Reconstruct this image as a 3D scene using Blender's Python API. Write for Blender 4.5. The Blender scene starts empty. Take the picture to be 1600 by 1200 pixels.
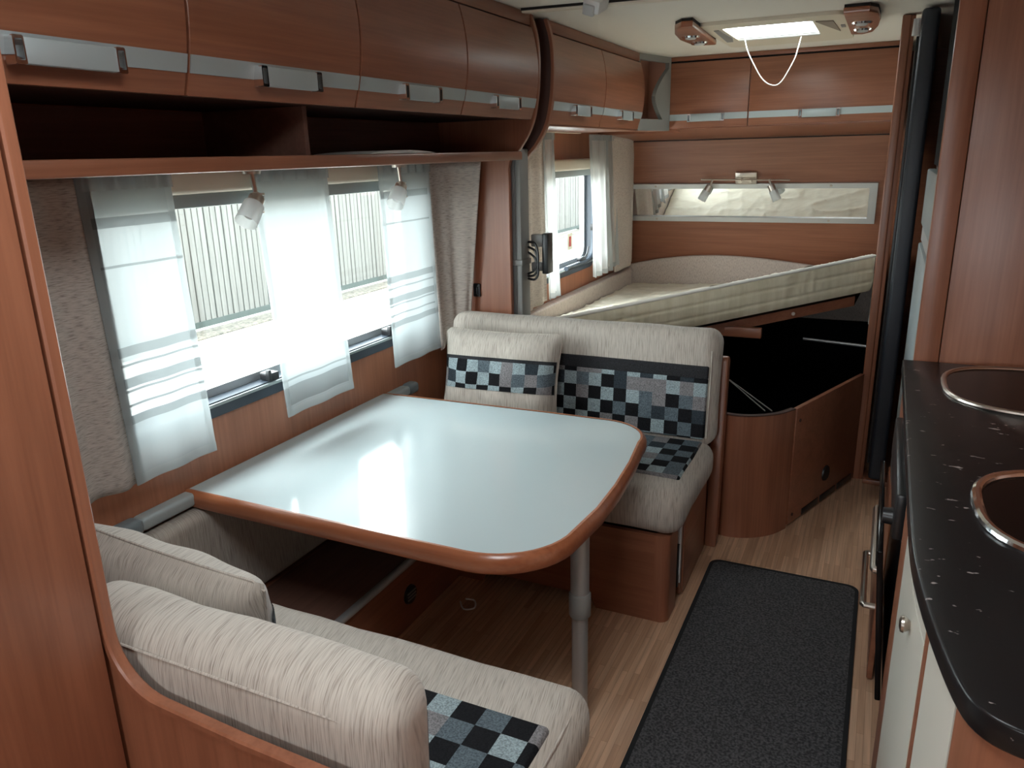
import bpy, bmesh, math, random
from mathutils import Matrix, Vector
random.seed(7)
C = bpy.context.scene.collection
SC = bpy.context.scene

# ------------------------------------------------------------------ camera
cam = bpy.data.cameras.new('camera')
cam.lens = 27.0; cam.sensor_width = 36.0; cam.clip_start = 0.02
camo = bpy.data.objects.new('camera', cam); C.objects.link(camo)
R = [[0.90353016, 0.10203305, -0.41620007],
     [0.42785819, -0.26893943, 0.86290727],
     [-0.02388755, -0.95773735, -0.28665057]]
camo.matrix_world = Matrix(((R[0][0], -R[0][1], -R[0][2], 0.0),
                            (R[1][0], -R[1][1], -R[1][2], 0.0),
                            (R[2][0], -R[2][1], -R[2][2], 1.5), (0, 0, 0, 1)))
SC.camera = camo

# ------------------------------------------------------------------ light
w = bpy.data.worlds.new('sky'); SC.world = w; w.use_nodes = True
bg = w.node_tree.nodes['Background']
bg.inputs[0].default_value = (0.90, 0.97, 1.0, 1); bg.inputs[1].default_value = 9.0
SC.view_settings.view_transform = 'Standard'
SC.view_settings.look = 'None'
SC.view_settings.gamma = 1.0
SC.view_settings.exposure = 0.85
SC.view_settings.use_curve_mapping = False

def portal(name, loc, sx, sy, direction):
    l = bpy.data.lights.new(name, 'AREA'); l.shape = 'RECTANGLE'; l.size = sx; l.size_y = sy
    l.cycles.is_portal = True
    o = bpy.data.objects.new(name, l); C.objects.link(o); o.location = loc
    o.rotation_euler = Vector(direction).to_track_quat('-Z', 'Y').to_euler()
portal('window_portal_dinette', (-1.725, 1.88, 1.14), 0.64, 1.50, (1, 0, 0))
portal('window_portal_bed', (-1.725, 4.2, 1.13), 0.62, 1.0, (1, 0, 0))
portal('window_portal_roof', (-0.52, 3.775, 2.06), 0.42, 0.50, (0, 0, -1))
portal('unseen_portal_front', (-0.45, -1.645, 1.25), 0.9, 0.4, (0, 1, 0))  # unseen opening behind the camera, sized for the fill it gives
portal('added_portal_front_roof', (-0.40, 0.55, 2.06), 0.54, 0.54, (0, 0, -1))  # unseen roof opening added to brighten the foreground

# ------------------------------------------------------------------ materials
def nt(name):
    m = bpy.data.materials.new(name); m.use_nodes = True
    n = m.node_tree.nodes; l = m.node_tree.links
    return m, n, l, n['Principled BSDF']
def plain(name, col, rough=0.5, metal=0.0, spec=0.5, coat=0.0, sub=None):
    m, n, l, p = nt(name)
    p.inputs['Base Color'].default_value = (*col, 1); p.inputs['Roughness'].default_value = rough
    p.inputs['Metallic'].default_value = metal; p.inputs['Specular IOR Level'].default_value = spec
    p.inputs['Coat Weight'].default_value = coat; p.inputs['Coat Roughness'].default_value = 0.15
    return m
def coords(n, l, scale, jitter=True, rot=(0, 0, 0)):
    tc = n.new('ShaderNodeTexCoord'); mp = n.new('ShaderNodeMapping')
    mp.inputs['Scale'].default_value = scale; mp.inputs['Rotation'].default_value = rot
    if jitter:
        oi = n.new('ShaderNodeObjectInfo'); mul = n.new('ShaderNodeVectorMath'); mul.operation = 'SCALE'
        cmb = n.new('ShaderNodeCombineXYZ')
        for k in range(3): l.new(oi.outputs['Random'], cmb.inputs[k])
        l.new(cmb.outputs[0], mul.inputs[0]); mul.inputs['Scale'].default_value = 7.0
        add = n.new('ShaderNodeVectorMath'); add.operation = 'ADD'
        l.new(tc.outputs['Object'], add.inputs[0]); l.new(mul.outputs[0], add.inputs[1])
        l.new(add.outputs[0], mp.inputs[0])
    else:
        l.new(tc.outputs['Object'], mp.inputs[0])
    return mp
def ramp(n, stops, interp='LINEAR'):
    r = n.new('ShaderNodeValToRGB'); r.color_ramp.interpolation = interp
    e = r.color_ramp.elements
    while len(e) < len(stops): e.new(0.5)
    for i, (p, c) in enumerate(stops): e[i].position = p; e[i].color = (*c, 1)
    return r
def wood(name, axis, light, dark, rough=0.36, coat=0.25, k=1.0):
    m, n, l, p = nt(name)
    along, across = 0.8 * k, 12.0 * k
    sc = [across] * 3; sc['xyz'.index(axis)] = along
    mp = coords(n, l, sc)
    a = n.new('ShaderNodeTexNoise'); a.inputs['Scale'].default_value = 1.0; a.inputs['Detail'].default_value = 5; a.inputs['Roughness'].default_value = 0.6; a.inputs['Distortion'].default_value = 1.6
    l.new(mp.outputs[0], a.inputs['Vector'])
    sc2 = [120.0 * k] * 3; sc2['xyz'.index(axis)] = 3.0 * k
    mp2 = coords(n, l, sc2)
    b = n.new('ShaderNodeTexNoise'); b.inputs['Scale'].default_value = 1.0; b.inputs['Detail'].default_value = 2
    l.new(mp2.outputs[0], b.inputs['Vector'])
    mx = n.new('ShaderNodeMix'); mx.data_type = 'FLOAT'; mx.inputs[0].default_value = 0.35
    l.new(a.outputs[0], mx.inputs[2]); l.new(b.outputs[0], mx.inputs[3])
    mid = tuple(0.5 * (x + y) for x, y in zip(light, dark))
    r = ramp(n, [(0.30, dark), (0.47, mid), (0.62, light)])
    l.new(mx.outputs[0], r.inputs[0]); l.new(r.outputs[0], p.inputs['Base Color'])
    p.inputs['Roughness'].default_value = rough; p.inputs['Coat Weight'].default_value = coat; p.inputs['Coat Roughness'].default_value = 0.3
    bp = n.new('ShaderNodeBump'); bp.inputs['Strength'].default_value = 0.05; bp.inputs['Distance'].default_value = 0.002
    l.new(b.outputs[0], bp.inputs['Height']); l.new(bp.outputs[0], p.inputs['Normal'])
    return m
def streak_fabric(name, across, along, light=(0.53, 0.48, 0.42), dark=(0.27, 0.228, 0.195), rough=0.9, fa=560.0, fl=17.0, bump=0.2):
    """chenille: short streaks; across / along are weights of (x, y, z), so the weave wraps over a cushion's edges"""
    m, n, l, p = nt(name)
    tc = n.new('ShaderNodeTexCoord'); oi = n.new('ShaderNodeObjectInfo')
    dots = []
    for wts, f in ((across, fa), (along, fl)):
        d = n.new('ShaderNodeVectorMath'); d.operation = 'DOT_PRODUCT'; d.inputs[1].default_value = tuple(q * f for q in wts); l.new(tc.outputs['Object'], d.inputs[0]); dots.append(d)
    cb = n.new('ShaderNodeCombineXYZ'); l.new(dots[0].outputs['Value'], cb.inputs[0]); l.new(dots[1].outputs['Value'], cb.inputs[1])
    mz = n.new('ShaderNodeMath'); mz.operation = 'MULTIPLY'; mz.inputs[1].default_value = 50.0; l.new(oi.outputs['Random'], mz.inputs[0]); l.new(mz.outputs[0], cb.inputs[2])
    a = n.new('ShaderNodeTexNoise'); a.inputs['Scale'].default_value = 1.0; a.inputs['Detail'].default_value = 2; a.inputs['Roughness'].default_value = 0.6
    l.new(cb.outputs[0], a.inputs['Vector'])
    r = ramp(n, [(0.28, dark), (0.46, tuple(0.7 * x + 0.3 * y for x, y in zip(light, dark))), (0.62, light)])
    l.new(a.outputs[0], r.inputs[0]); l.new(r.outputs[0], p.inputs['Base Color'])
    p.inputs['Roughness'].default_value = rough; p.inputs['Sheen Weight'].default_value = 0.2; p.inputs['Specular IOR Level'].default_value = 0.15
    bp = n.new('ShaderNodeBump'); bp.inputs['Strength'].default_value = bump; bp.inputs['Distance'].default_value = 0.002
    l.new(a.outputs[0], bp.inputs['Height']); l.new(bp.outputs[0], p.inputs['Normal'])
    return m
def check_fabric(name, ua, va, size=0.052, off=(0.0, 0.0)):
    m, n, l, p = nt(name)
    tc = n.new('ShaderNodeTexCoord'); sp = n.new('ShaderNodeSeparateXYZ'); l.new(tc.outputs['Object'], sp.inputs[0])
    fl = []
    for ax, o in ((ua, off[0]), (va, off[1])):
        ad = n.new('ShaderNodeMath'); ad.operation = 'MULTIPLY_ADD'; ad.inputs[1].default_value = 1.0 / size; ad.inputs[2].default_value = 40.0 + o
        l.new(sp.outputs['xyz'.index(ax)], ad.inputs[0])
        f = n.new('ShaderNodeMath'); f.operation = 'FLOOR'; l.new(ad.outputs[0], f.inputs[0]); fl.append(f)
    cb = n.new('ShaderNodeCombineXYZ'); l.new(fl[0].outputs[0], cb.inputs[0]); l.new(fl[1].outputs[0], cb.inputs[1])
    wn = n.new('ShaderNodeTexWhiteNoise'); wn.noise_dimensions = '2D'; l.new(cb.outputs[0], wn.inputs['Vector'])
    # every other cell leans dark, like the woven squares in the cloth
    s = n.new('ShaderNodeMath'); s.operation = 'ADD'; l.new(fl[0].outputs[0], s.inputs[0]); l.new(fl[1].outputs[0], s.inputs[1])
    md = n.new('ShaderNodeMath'); md.operation = 'MODULO'; md.inputs[1].default_value = 2.0; l.new(s.outputs[0], md.inputs[0])
    mx = n.new('ShaderNodeMath'); mx.operation = 'MULTIPLY_ADD'; mx.inputs[1].default_value = 0.40; l.new(md.outputs[0], mx.inputs[0])
    h = n.new('ShaderNodeMath'); h.operation = 'MULTIPLY'; h.inputs[1].default_value = 0.60; l.new(wn.outputs['Value'], h.inputs[0]); l.new(h.outputs[0], mx.inputs[2])
    r = ramp(n, [(0.0, (0.010, 0.010, 0.012)), (0.34, (0.035, 0.045, 0.055)), (0.43, (0.11, 0.14, 0.16)), (0.53, (0.22, 0.21, 0.215)), (0.66, (0.31, 0.38, 0.40))], 'CONSTANT')
    l.new(mx.outputs[0], r.inputs[0])
    mp = n.new('ShaderNodeMapping'); mp.inputs['Scale'].default_value = (260, 260, 260); l.new(tc.outputs['Object'], mp.inputs[0])
    no = n.new('ShaderNodeTexNoise'); no.inputs['Scale'].default_value = 1.0; no.inputs['Detail'].default_value = 2; l.new(mp.outputs[0], no.inputs['Vector'])
    rr = ramp(n, [(0.32, (0.55, 0.55, 0.55)), (0.65, (1.15, 1.15, 1.15))]); l.new(no.outputs[0], rr.inputs[0])
    mul = n.new('ShaderNodeMix'); mul.data_type = 'RGBA'; mul.blend_type = 'MULTIPLY'; mul.inputs[0].default_value = 1.0
    l.new(r.outputs[0], mul.inputs[6]); l.new(rr.outputs[0], mul.inputs[7]); l.new(mul.outputs[2], p.inputs['Base Color'])
    p.inputs['Roughness'].default_value = 0.9; p.inputs['Specular IOR Level'].default_value = 0.15
    bp = n.new('ShaderNodeBump'); bp.inputs['Strength'].default_value = 0.3; bp.inputs['Distance'].default_value = 0.002
    l.new(no.outputs[0], bp.inputs['Height']); l.new(bp.outputs[0], p.inputs['Normal'])
    return m
def sheer(name, alpha, bands=(), col=(0.335, 0.366, 0.368)):
    """woven voile: part of the light passes straight, the rest is scattered through; bands = denser woven stripes at local z"""
    m, n, l, p = nt(name); n.remove(p)
    out = n['Material Output']
    tr = n.new('ShaderNodeBsdfTransparent'); tl = n.new('ShaderNodeBsdfTranslucent'); df = n.new('ShaderNodeBsdfDiffuse')
    tl.inputs[0].default_value = (*col, 1); df.inputs[0].default_value = (*col, 1)
    a = n.new('ShaderNodeMixShader'); a.inputs[0].default_value = 0.5; l.new(tl.outputs[0], a.inputs[1]); l.new(df.outputs[0], a.inputs[2])
    b = n.new('ShaderNodeMixShader'); l.new(tr.outputs[0], b.inputs[1]); l.new(a.outputs[0], b.inputs[2]); l.new(b.outputs[0], out.inputs[0])
    tc = n.new('ShaderNodeTexCoord'); sp = n.new('ShaderNodeSeparateXYZ'); l.new(tc.outputs['Object'], sp.inputs[0])
    cur = None; hit = None
    for (zc, hw, st) in bands:
        c = n.new('ShaderNodeMath'); c.operation = 'COMPARE'; c.inputs[1].default_value = zc; c.inputs[2].default_value = hw; l.new(sp.outputs[2], c.inputs[0])
        mu = n.new('ShaderNodeMath'); mu.operation = 'MULTIPLY_ADD'; mu.inputs[1].default_value = st; l.new(c.outputs[0], mu.inputs[0])
        if cur is None: mu.inputs[2].default_value = alpha
        else: l.new(cur.outputs[0], mu.inputs[2])
        cur = mu
        if hit is None: hit = c
        else:
            ad = n.new('ShaderNodeMath'); ad.operation = 'ADD'; ad.use_clamp = True; l.new(hit.outputs[0], ad.inputs[0]); l.new(c.outputs[0], ad.inputs[1]); hit = ad
    if hit is not None:
        cm = n.new('ShaderNodeMix'); cm.data_type = 'RGBA'; cm.inputs[6].default_value = (*col, 1); cm.inputs[7].default_value = (*(q * 0.55 for q in col), 1)
        l.new(hit.outputs[0], cm.inputs[0]); l.new(cm.outputs[2], tl.inputs[0]); l.new(cm.outputs[2], df.inputs[0])
    if cur is None: b.inputs[0].default_value = alpha
    else:
        cl = n.new('ShaderNodeClamp'); l.new(cur.outputs[0], cl.inputs[0]); l.new(cl.outputs[0], b.inputs[0])
    return m
def pane(name, tint=(0.97, 0.99, 0.985)):
    m, n, l, p = nt(name); n.remove(p)
    tr = n.new('ShaderNodeBsdfTransparent'); tr.inputs[0].default_value = (*tint, 1)
    gl = n.new('ShaderNodeBsdfGlossy'); gl.inputs['Roughness'].default_value = 0.02
    b = n.new('ShaderNodeMixShader'); b.inputs[0].default_value = 0.05
    l.new(tr.outputs[0], b.inputs[1]); l.new(gl.outputs[0], b.inputs[2]); l.new(b.outputs[0], n['Material Output'].inputs[0])
    return m
def speckle(name, base, spots, scale, lo, hi, rough, coat=0.0, bump=0.0):
    m, n, l, p = nt(name)
    mp = coords(n, l, scale, jitter=False)
    a = n.new('ShaderNodeTexNoise'); a.inputs['Scale'].default_value = 1.0; a.inputs['Detail'].default_value = 4; l.new(mp.outputs[0], a.inputs['Vector'])
    r = ramp(n, [(lo, base), (hi, spots)]); l.new(a.outputs[0], r.inputs[0]); l.new(r.outputs[0], p.inputs['Base Color'])
    p.inputs['Roughness'].default_value = rough; p.inputs['Coat Weight'].default_value = coat
    if bump:
        bp = n.new('ShaderNodeBump'); bp.inputs['Strength'].default_value = bump; bp.inputs['Distance'].default_value = 0.004
        l.new(a.outputs[0], bp.inputs['Height']); l.new(bp.outputs[0], p.inputs['Normal'])
    return m
def strip_floor(name):
    m, n, l, p = nt(name)
    tc = n.new('ShaderNodeTexCoord'); mp = n.new('ShaderNodeMapping'); mp.inputs['Rotation'].default_value = (0, 0, math.pi / 2)
    l.new(tc.outputs['Object'], mp.inputs[0])
    br = n.new('ShaderNodeTexBrick'); br.offset = 0.37; br.offset_frequency = 2
    br.inputs['Scale'].default_value = 1.0; br.inputs['Brick Width'].default_value = 0.30; br.inputs['Row Height'].default_value = 0.018; br.inputs['Mortar Size'].default_value = 0.0006
    br.inputs['Color1'].default_value = (0.70, 0.44, 0.285, 1); br.inputs['Color2'].default_value = (0.53, 0.31, 0.19, 1); br.inputs['Mortar'].default_value = (0.40, 0.22, 0.13, 1)
    l.new(mp.outputs[0], br.inputs['Vector'])
    mp2 = n.new('ShaderNodeMapping'); mp2.inputs['Scale'].default_value = (90, 4, 1); l.new(tc.outputs['Object'], mp2.inputs[0])
    no = n.new('ShaderNodeTexNoise'); no.inputs['Scale'].default_value = 1; no.inputs['Detail'].default_value = 3; l.new(mp2.outputs[0], no.inputs['Vector'])
    rr = ramp(n, [(0.3, (0.78, 0.78, 0.78)), (0.7, (1.1, 1.1, 1.1))]); l.new(no.outputs[0], rr.inputs[0])
    mul = n.new('ShaderNodeMix'); mul.data_type = 'RGBA'; mul.blend_type = 'MULTIPLY'; mul.inputs[0].default_value = 1.0
    l.new(br.outputs['Color'], mul.inputs[6]); l.new(rr.outputs[0], mul.inputs[7]); l.new(mul.outputs[2], p.inputs['Base Color'])
    p.inputs['Roughness'].default_value = 0.42
    return m
WL, WD = (0.315, 0.120, 0.064), (0.20, 0.071, 0.036)
M = {}
M['wood_y'] = wood('cherry wood grain along y', 'y', WL, WD)
M['wood_x'] = wood('cherry wood grain along x', 'x', WL, WD)
M['wood_z'] = wood('cherry wood grain upright', 'z', WL, WD)
M['wood_trim'] = wood('cherry edging', 'x', (0.40, 0.138, 0.062), (0.28, 0.085, 0.036), rough=0.25, coat=0.5)
M['wood_wall'] = wood('cherry wall lining', 'z', (0.44, 0.175, 0.092), (0.31, 0.112, 0.056), rough=0.4, k=0.8)
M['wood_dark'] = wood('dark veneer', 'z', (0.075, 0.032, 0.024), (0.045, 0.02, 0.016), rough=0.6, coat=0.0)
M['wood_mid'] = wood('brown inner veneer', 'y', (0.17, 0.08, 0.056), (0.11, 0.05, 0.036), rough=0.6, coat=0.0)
M['slot'] = plain('dark joint', (0.008, 0.005, 0.004), 0.8)
M['alu'] = plain('brushed aluminium', (0.40, 0.45, 0.455), 0.5, 0.35)
M['alu_matt'] = plain('matt aluminium', (0.55, 0.56, 0.56), 0.45, 0.7)
M['nickel'] = plain('brushed nickel', (0.52, 0.47, 0.42), 0.28, 1.0)
M['chrome'] = plain('chrome', (0.85, 0.86, 0.87), 0.08, 1.0)
M['ceil'] = plain('cream ceiling film', (0.84, 0.79, 0.71), 0.6)
M['cream'] = plain('cream plastic', (0.74, 0.66, 0.53), 0.45)
M['cream_door'] = plain('cream lacquer', (0.66, 0.63, 0.55), 0.3, coat=0.2)
M['white'] = plain('white plastic', (0.8, 0.81, 0.8), 0.4)
M['tabletop'] = plain('glossy white laminate', (0.48, 0.555, 0.565), 0.11, spec=0.5, coat=0.2)
M['grey_plastic'] = plain('grey plastic', (0.24, 0.24, 0.23), 0.45)
M['grey_end'] = plain('blue grey plastic cap', (0.17, 0.20, 0.215), 0.45)
M['grey_door'] = plain('grey folding vinyl', (0.17, 0.175, 0.175), 0.5)
M['fridge'] = plain('pale grey fridge front', (0.36, 0.41, 0.42), 0.4, 0.2)
M['frame_dark'] = plain('dark blue grey window frame', (0.05, 0.065, 0.085), 0.4)
M['black'] = plain('black plastic', (0.012, 0.012, 0.013), 0.35)
M['black_matt'] = plain('painted shade black', (0.006, 0.006, 0.007), 0.9, spec=0.1)  # near-black that paints shade into the bed storage and fridge niche
M['navy'] = plain('navy black door', (0.018, 0.022, 0.030), 0.45)
M['black_glass'] = plain('black glass', (0.007, 0.006, 0.006), 0.15, spec=0.15)
M['mirror'] = plain('mirror glass', (0.92, 0.93, 0.92), 0.015, 1.0)
M['glass_frost'] = plain('frosted glass', (0.85, 0.87, 0.87), 0.35); M['glass_frost'].node_tree.nodes['Principled BSDF'].inputs['Transmission Weight'].default_value = 0.55
M['shade'] = sheer('frosted lamp glass', 0.82, (), (0.85, 0.88, 0.88))
M['floor'] = strip_floor('strip oak vinyl')
M['mat'] = speckle('charcoal carpet', (0.026, 0.026, 0.029), (0.11, 0.108, 0.112), (150, 150, 150), 0.38, 0.66, 0.95, bump=0.8)
M['mat_edge'] = plain('black stitched edge', (0.01, 0.01, 0.011), 0.9)
M['worktop'] = speckle('black speckled laminate', (0.010, 0.009, 0.0095), (0.30, 0.26, 0.25), (34, 60, 34), 0.675, 0.70, 0.30, coat=0.0)
M['worktop'].node_tree.nodes['Principled BSDF'].inputs['Specular IOR Level'].default_value = 0.3
M['fab_z'] = streak_fabric('beige chenille', (1, 0.2, 0), (0, 1, 1))
M['fab_y'] = M['fab_z']; M['fab_x'] = M['fab_z']
M['fab_side'] = streak_fabric('grey beige chenille', (0.2, 1, 0), (1, 0, 1), (0.44, 0.39, 0.34), (0.20, 0.17, 0.145))
M['fab_bed'] = streak_fabric('pale bed upholstery', (1, 1, 0), (0.5, 0.5, 1), (0.58, 0.49, 0.43), (0.36, 0.29, 0.25), fa=260, fl=60)
M['drape'] = streak_fabric('taupe drape weave', (0, 0, 1), (0.5, 1, 0), (0.52, 0.455, 0.405), (0.26, 0.222, 0.195), fa=420, fl=45)
M['check_back'] = check_fabric('checked cloth back', 'x', 'z', 0.05, (0.2, 0.3))
M['check_seat'] = check_fabric('checked cloth seat', 'x', 'y', 0.055, (0.4, 0.1))
M['check_pillow'] = check_fabric('checked cloth pillow', 'x', 'z', 0.046, (7.3, 3.4))
M['black_cloth'] = speckle('black band cloth', (0.008, 0.008, 0.010), (0.035, 0.035, 0.04), (400, 400, 400), 0.4, 0.7, 0.95)
M['matt_top'] = speckle('cream mattress ticking', (0.76, 0.70, 0.56), (0.84, 0.79, 0.66), (9, 22, 9), 0.35, 0.65, 0.7, bump=0.8)
M['matt_side'] = speckle('cream quilted border', (0.66, 0.59, 0.42), (0.76, 0.69, 0.52), (30, 30, 5), 0.35, 0.65, 0.7, bump=0.8)
M['piping'] = plain('white piping', (0.80, 0.77, 0.70), 0.7)
M['pane'] = pane('window glass')
M['fence'] = wood('weathered fence board', 'z', (0.092, 0.092, 0.083), (0.062, 0.062, 0.056), rough=0.9, coat=0.0)
M['fence_dark'] = plain('green fence rail', (0.02, 0.03, 0.026), 0.9)
M['paver'] = speckle('pale paving', (0.28, 0.268, 0.243), (0.36, 0.343, 0.313), (8, 8, 8), 0.3, 0.7, 0.95)
M['gravel'] = speckle('gravel strip', (0.035, 0.033, 0.026), (0.11, 0.10, 0.08), (25, 25, 25), 0.35, 0.6, 0.95)
M['leaf'] = speckle('green foliage', (0.03, 0.06, 0.02), (0.09, 0.15, 0.05), (20, 20, 20), 0.3, 0.7, 0.8)
M['pink_panel'] = plain('pale pink panel', (0.58, 0.31, 0.22), 0.3)  # one even pink for back and side panels
M['paper'] = plain('white paper', (0.8, 0.8, 0.8), 0.8)
M['cord'] = plain('white cord', (0.82, 0.78, 0.68), 0.6)

# ------------------------------------------------------------------ mesh helpers
class B:
    """collects shapes (world coordinates) into ONE mesh object"""
    def __init__(s): s.v = []; s.f = []; s.mi = []; s.cur = 0
    def mat(s, i): s.cur = i; return s
    def _take(s, bm, mtx=None):
        bm.verts.index_update(); o = len(s.v)
        for v in bm.verts: s.v.append((mtx @ v.co) if mtx else v.co.copy())
        for f in bm.faces: s.f.append([o + q.index for q in f.verts]); s.mi.append(s.cur)
        bm.free(); return s
    def box(s, x0, x1, y0, y1, z0, z1, bev=0.0, seg=2, mtx=None):
        bm = bmesh.new(); bmesh.ops.create_cube(bm, size=1.0)
        for v in bm.verts:
            v.co = Vector(((x0 + x1) / 2 + v.co.x * (x1 - x0), (y0 + y1) / 2 + v.co.y * (y1 - y0), (z0 + z1) / 2 + v.co.z * (z1 - z0)))
        if bev: bmesh.ops.bevel(bm, geom=bm.edges[:], offset=bev, segments=seg, profile=0.5, affect='EDGES', clamp_overlap=True)
        return s._take(bm, mtx)
    def prism(s, pts, axis, a0, a1, bev=0.0, seg=2, mtx=None):
        bm = bmesh.new()
        def P(p, a): return {'x': (a, p[0], p[1]), 'y': (p[0], a, p[1]), 'z': (p[0], p[1], a)}[axis]
        va = [bm.verts.new(P(p, a0)) for p in pts]; vb = [bm.verts.new(P(p, a1)) for p in pts]
        fa = bm.faces.new(va); fb = bm.faces.new(vb[::-1]); n = len(pts)
        for i in range(n): bm.faces.new((va[i], vb[i], vb[(i + 1) % n], va[(i + 1) % n]))
        bmesh.ops.recalc_face_normals(bm, faces=bm.faces[:])
        if bev:
            ed = list(fa.edges) + list(fb.edges)
            bmesh.ops.bevel(bm, geom=ed, offset=bev, segments=seg, profile=0.5, affect='EDGES', clamp_overlap=True)
        return s._take(bm, mtx)
    def tube(s, pts, r, n=10, closed=False, mtx=None):
        pts = [Vector(p) for p in pts]; k = len(pts); o = len(s.v); up = Vector((0, 0, 1)); prev = None
        for i, p in enumerate(pts):
            if closed: t = pts[(i + 1) % k] - pts[i - 1]
            else: t = pts[min(i + 1, k - 1)] - pts[max(i - 1, 0)]
            t.normalize()
            if prev is None:
                a = t.cross(up)
                if a.length < 1e-3: a = t.cross(Vector((1, 0, 0)))
            else: a = prev - t * prev.dot(t)
            a.normalize(); prev = a; b = t.cross(a)
            rr = r[i] if isinstance(r, (list, tuple)) else r
            for j in range(n):
                an = 2 * math.pi * j / n; q = p + (a * math.cos(an) + b * math.sin(an)) * rr
                s.v.append((mtx @ q) if mtx else q)
        for i in range(k if closed else k - 1):
            for j in range(n):
                i2 = (i + 1) % k
                s.f.append([o + i * n + j, o + i * n + (j + 1) % n, o + i2 * n + (j + 1) % n, o + i2 * n + j]); s.mi.append(s.cur)
        if not closed:
            s.f.append([o + j for j in range(n)][::-1]); s.mi.append(s.cur)
            s.f.append([o + (k - 1) * n + j for j in range(n)]); s.mi.append(s.cur)
        return s
    def grid(s, fn, nu, nv, flip=False):
        o = len(s.v)
        for i in range(nu + 1):
            for j in range(nv + 1): s.v.append(Vector(fn(i / nu, j / nv)))
        for i in range(nu):
            for j in range(nv):
                q = [o + i * (nv + 1) + j, o + (i + 1) * (nv + 1) + j, o + (i + 1) * (nv + 1) + j + 1, o + i * (nv + 1) + j + 1]
                s.f.append(q[::-1] if flip else q); s.mi.append(s.cur)
        return s
    def ring(s, outer, inner, axis, a0, a1, mtx=None):
        """flat frame between two loops of equal length"""
        o = len(s.v); n = len(outer)
        def P(p, a): return Vector({'x': (a, p[0], p[1]), 'y': (p[0], a, p[1]), 'z': (p[0], p[1], a)}[axis])
        for loop, a in ((outer, a0), (inner, a0), (outer, a1), (inner, a1)):
            for p in loop: q = P(p, a); s.v.append((mtx @ q) if mtx else q)
        for i in range(n):
            j = (i + 1) % n
            for (A, Bq) in ((0, 1), (3, 2), (2, 0), (1, 3)):
                s.f.append([o + A * n + i, o + A * n + j, o + Bq * n + j, o + Bq * n + i]); s.mi.append(s.cur)
        return s
    def build(s, name, mats, parent=None, loc=None, smooth=35, thick=0.0):
        base = Vector(parent['base']) if parent is not None else Vector(loc or (0, 0, 0))
        me = bpy.data.meshes.new(name)
        me.from_pydata([tuple(v - base) for v in s.v], [], s.f)
        for m in (mats if isinstance(mats, (list, tuple)) else [mats]): me.materials.append(M[m] if isinstance(m, str) else m)
        me.polygons.foreach_set('material_index', s.mi)
        bm = bmesh.new(); bm.from_mesh(me); bmesh.ops.recalc_face_normals(bm, faces=bm.faces[:]) if not thick else None
        bm.to_mesh(me); bm.free()
        if smooth:
            me.shade_smooth(); me.set_sharp_from_angle(angle=math.radians(smooth))
        o = bpy.data.objects.new(name, me); C.objects.link(o)
        if parent is not None:
            o.parent = parent; o['base'] = tuple(base)
        else:
            o.location = base; o['base'] = tuple(base)
        if thick:
            md = o.modifiers.new('thickness', 'SOLIDIFY'); md.thickness = thick; md.offset = 0.0
        return o
def tag(o, label=None, cat=None, group=None, kind=None):
    if label: o['label'] = label
    if cat: o['category'] = cat
    if group: o['group'] = group
    if kind: o['kind'] = kind
    return o
def thing(name, loc, label, cat, group=None):
    o = bpy.data.objects.new(name, None); C.objects.link(o); o.location = loc; o['base'] = tuple(loc); o.empty_display_size = 0.05
    return tag(o, label, cat, group)
def struct(o): o['kind'] = 'structure'; return o
def arc(cx, cy, r, a0, a1, n=8):
    return [(cx + r * math.cos(math.radians(a0 + (a1 - a0) * i / n)), cy + r * math.sin(math.radians(a0 + (a1 - a0) * i / n))) for i in range(n + 1)]
def rrect(x0, x1, y0, y1, r, n=6):
    return arc(x1 - r, y1 - r, r, 0, 90, n) + arc(x0 + r, y1 - r, r, 90, 180, n) + arc(x0 + r, y0 + r, r, 180, 270, n) + arc(x1 - r, y0 + r, r, 270, 360, n)
def smoothpath(pts, n=6):
    out = []; P = [Vector(p) for p in pts]
    for i in range(len(P) - 1):
        a, b, c, d = P[max(i - 1, 0)], P[i], P[i + 1], P[min(i + 2, len(P) - 1)]
        for k in range(n):
            t = k / n
            out.append(0.5 * ((2 * b) + (c - a) * t + (2 * a - 5 * b + 4 * c - d) * t * t + (3 * b - a - 3 * c + d) * t ** 3))
    out.append(P[-1]); return out
def wall_cells(axis, a0, a1, u0, u1, v0, v1, holes):
    b = B()
    us = sorted({u0, u1} | {h[0] for h in holes} | {h[1] for h in holes}); vs = sorted({v0, v1} | {h[2] for h in holes} | {h[3] for h in holes})
    for i in range(len(us) - 1):
        for j in range(len(vs) - 1):
            cu, cv = (us[i] + us[i + 1]) / 2, (vs[j] + vs[j + 1]) / 2
            if any(h[0] < cu < h[1] and h[2] < cv < h[3] for h in holes): continue
            if axis == 'x': b.box(a0, a1, us[i], us[i + 1], vs[j], vs[j + 1])
            elif axis == 'y': b.box(us[i], us[i + 1], a0, a1, vs[j], vs[j + 1])
            else: b.box(us[i], us[i + 1], vs[j], vs[j + 1], a0, a1)
    return b
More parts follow.
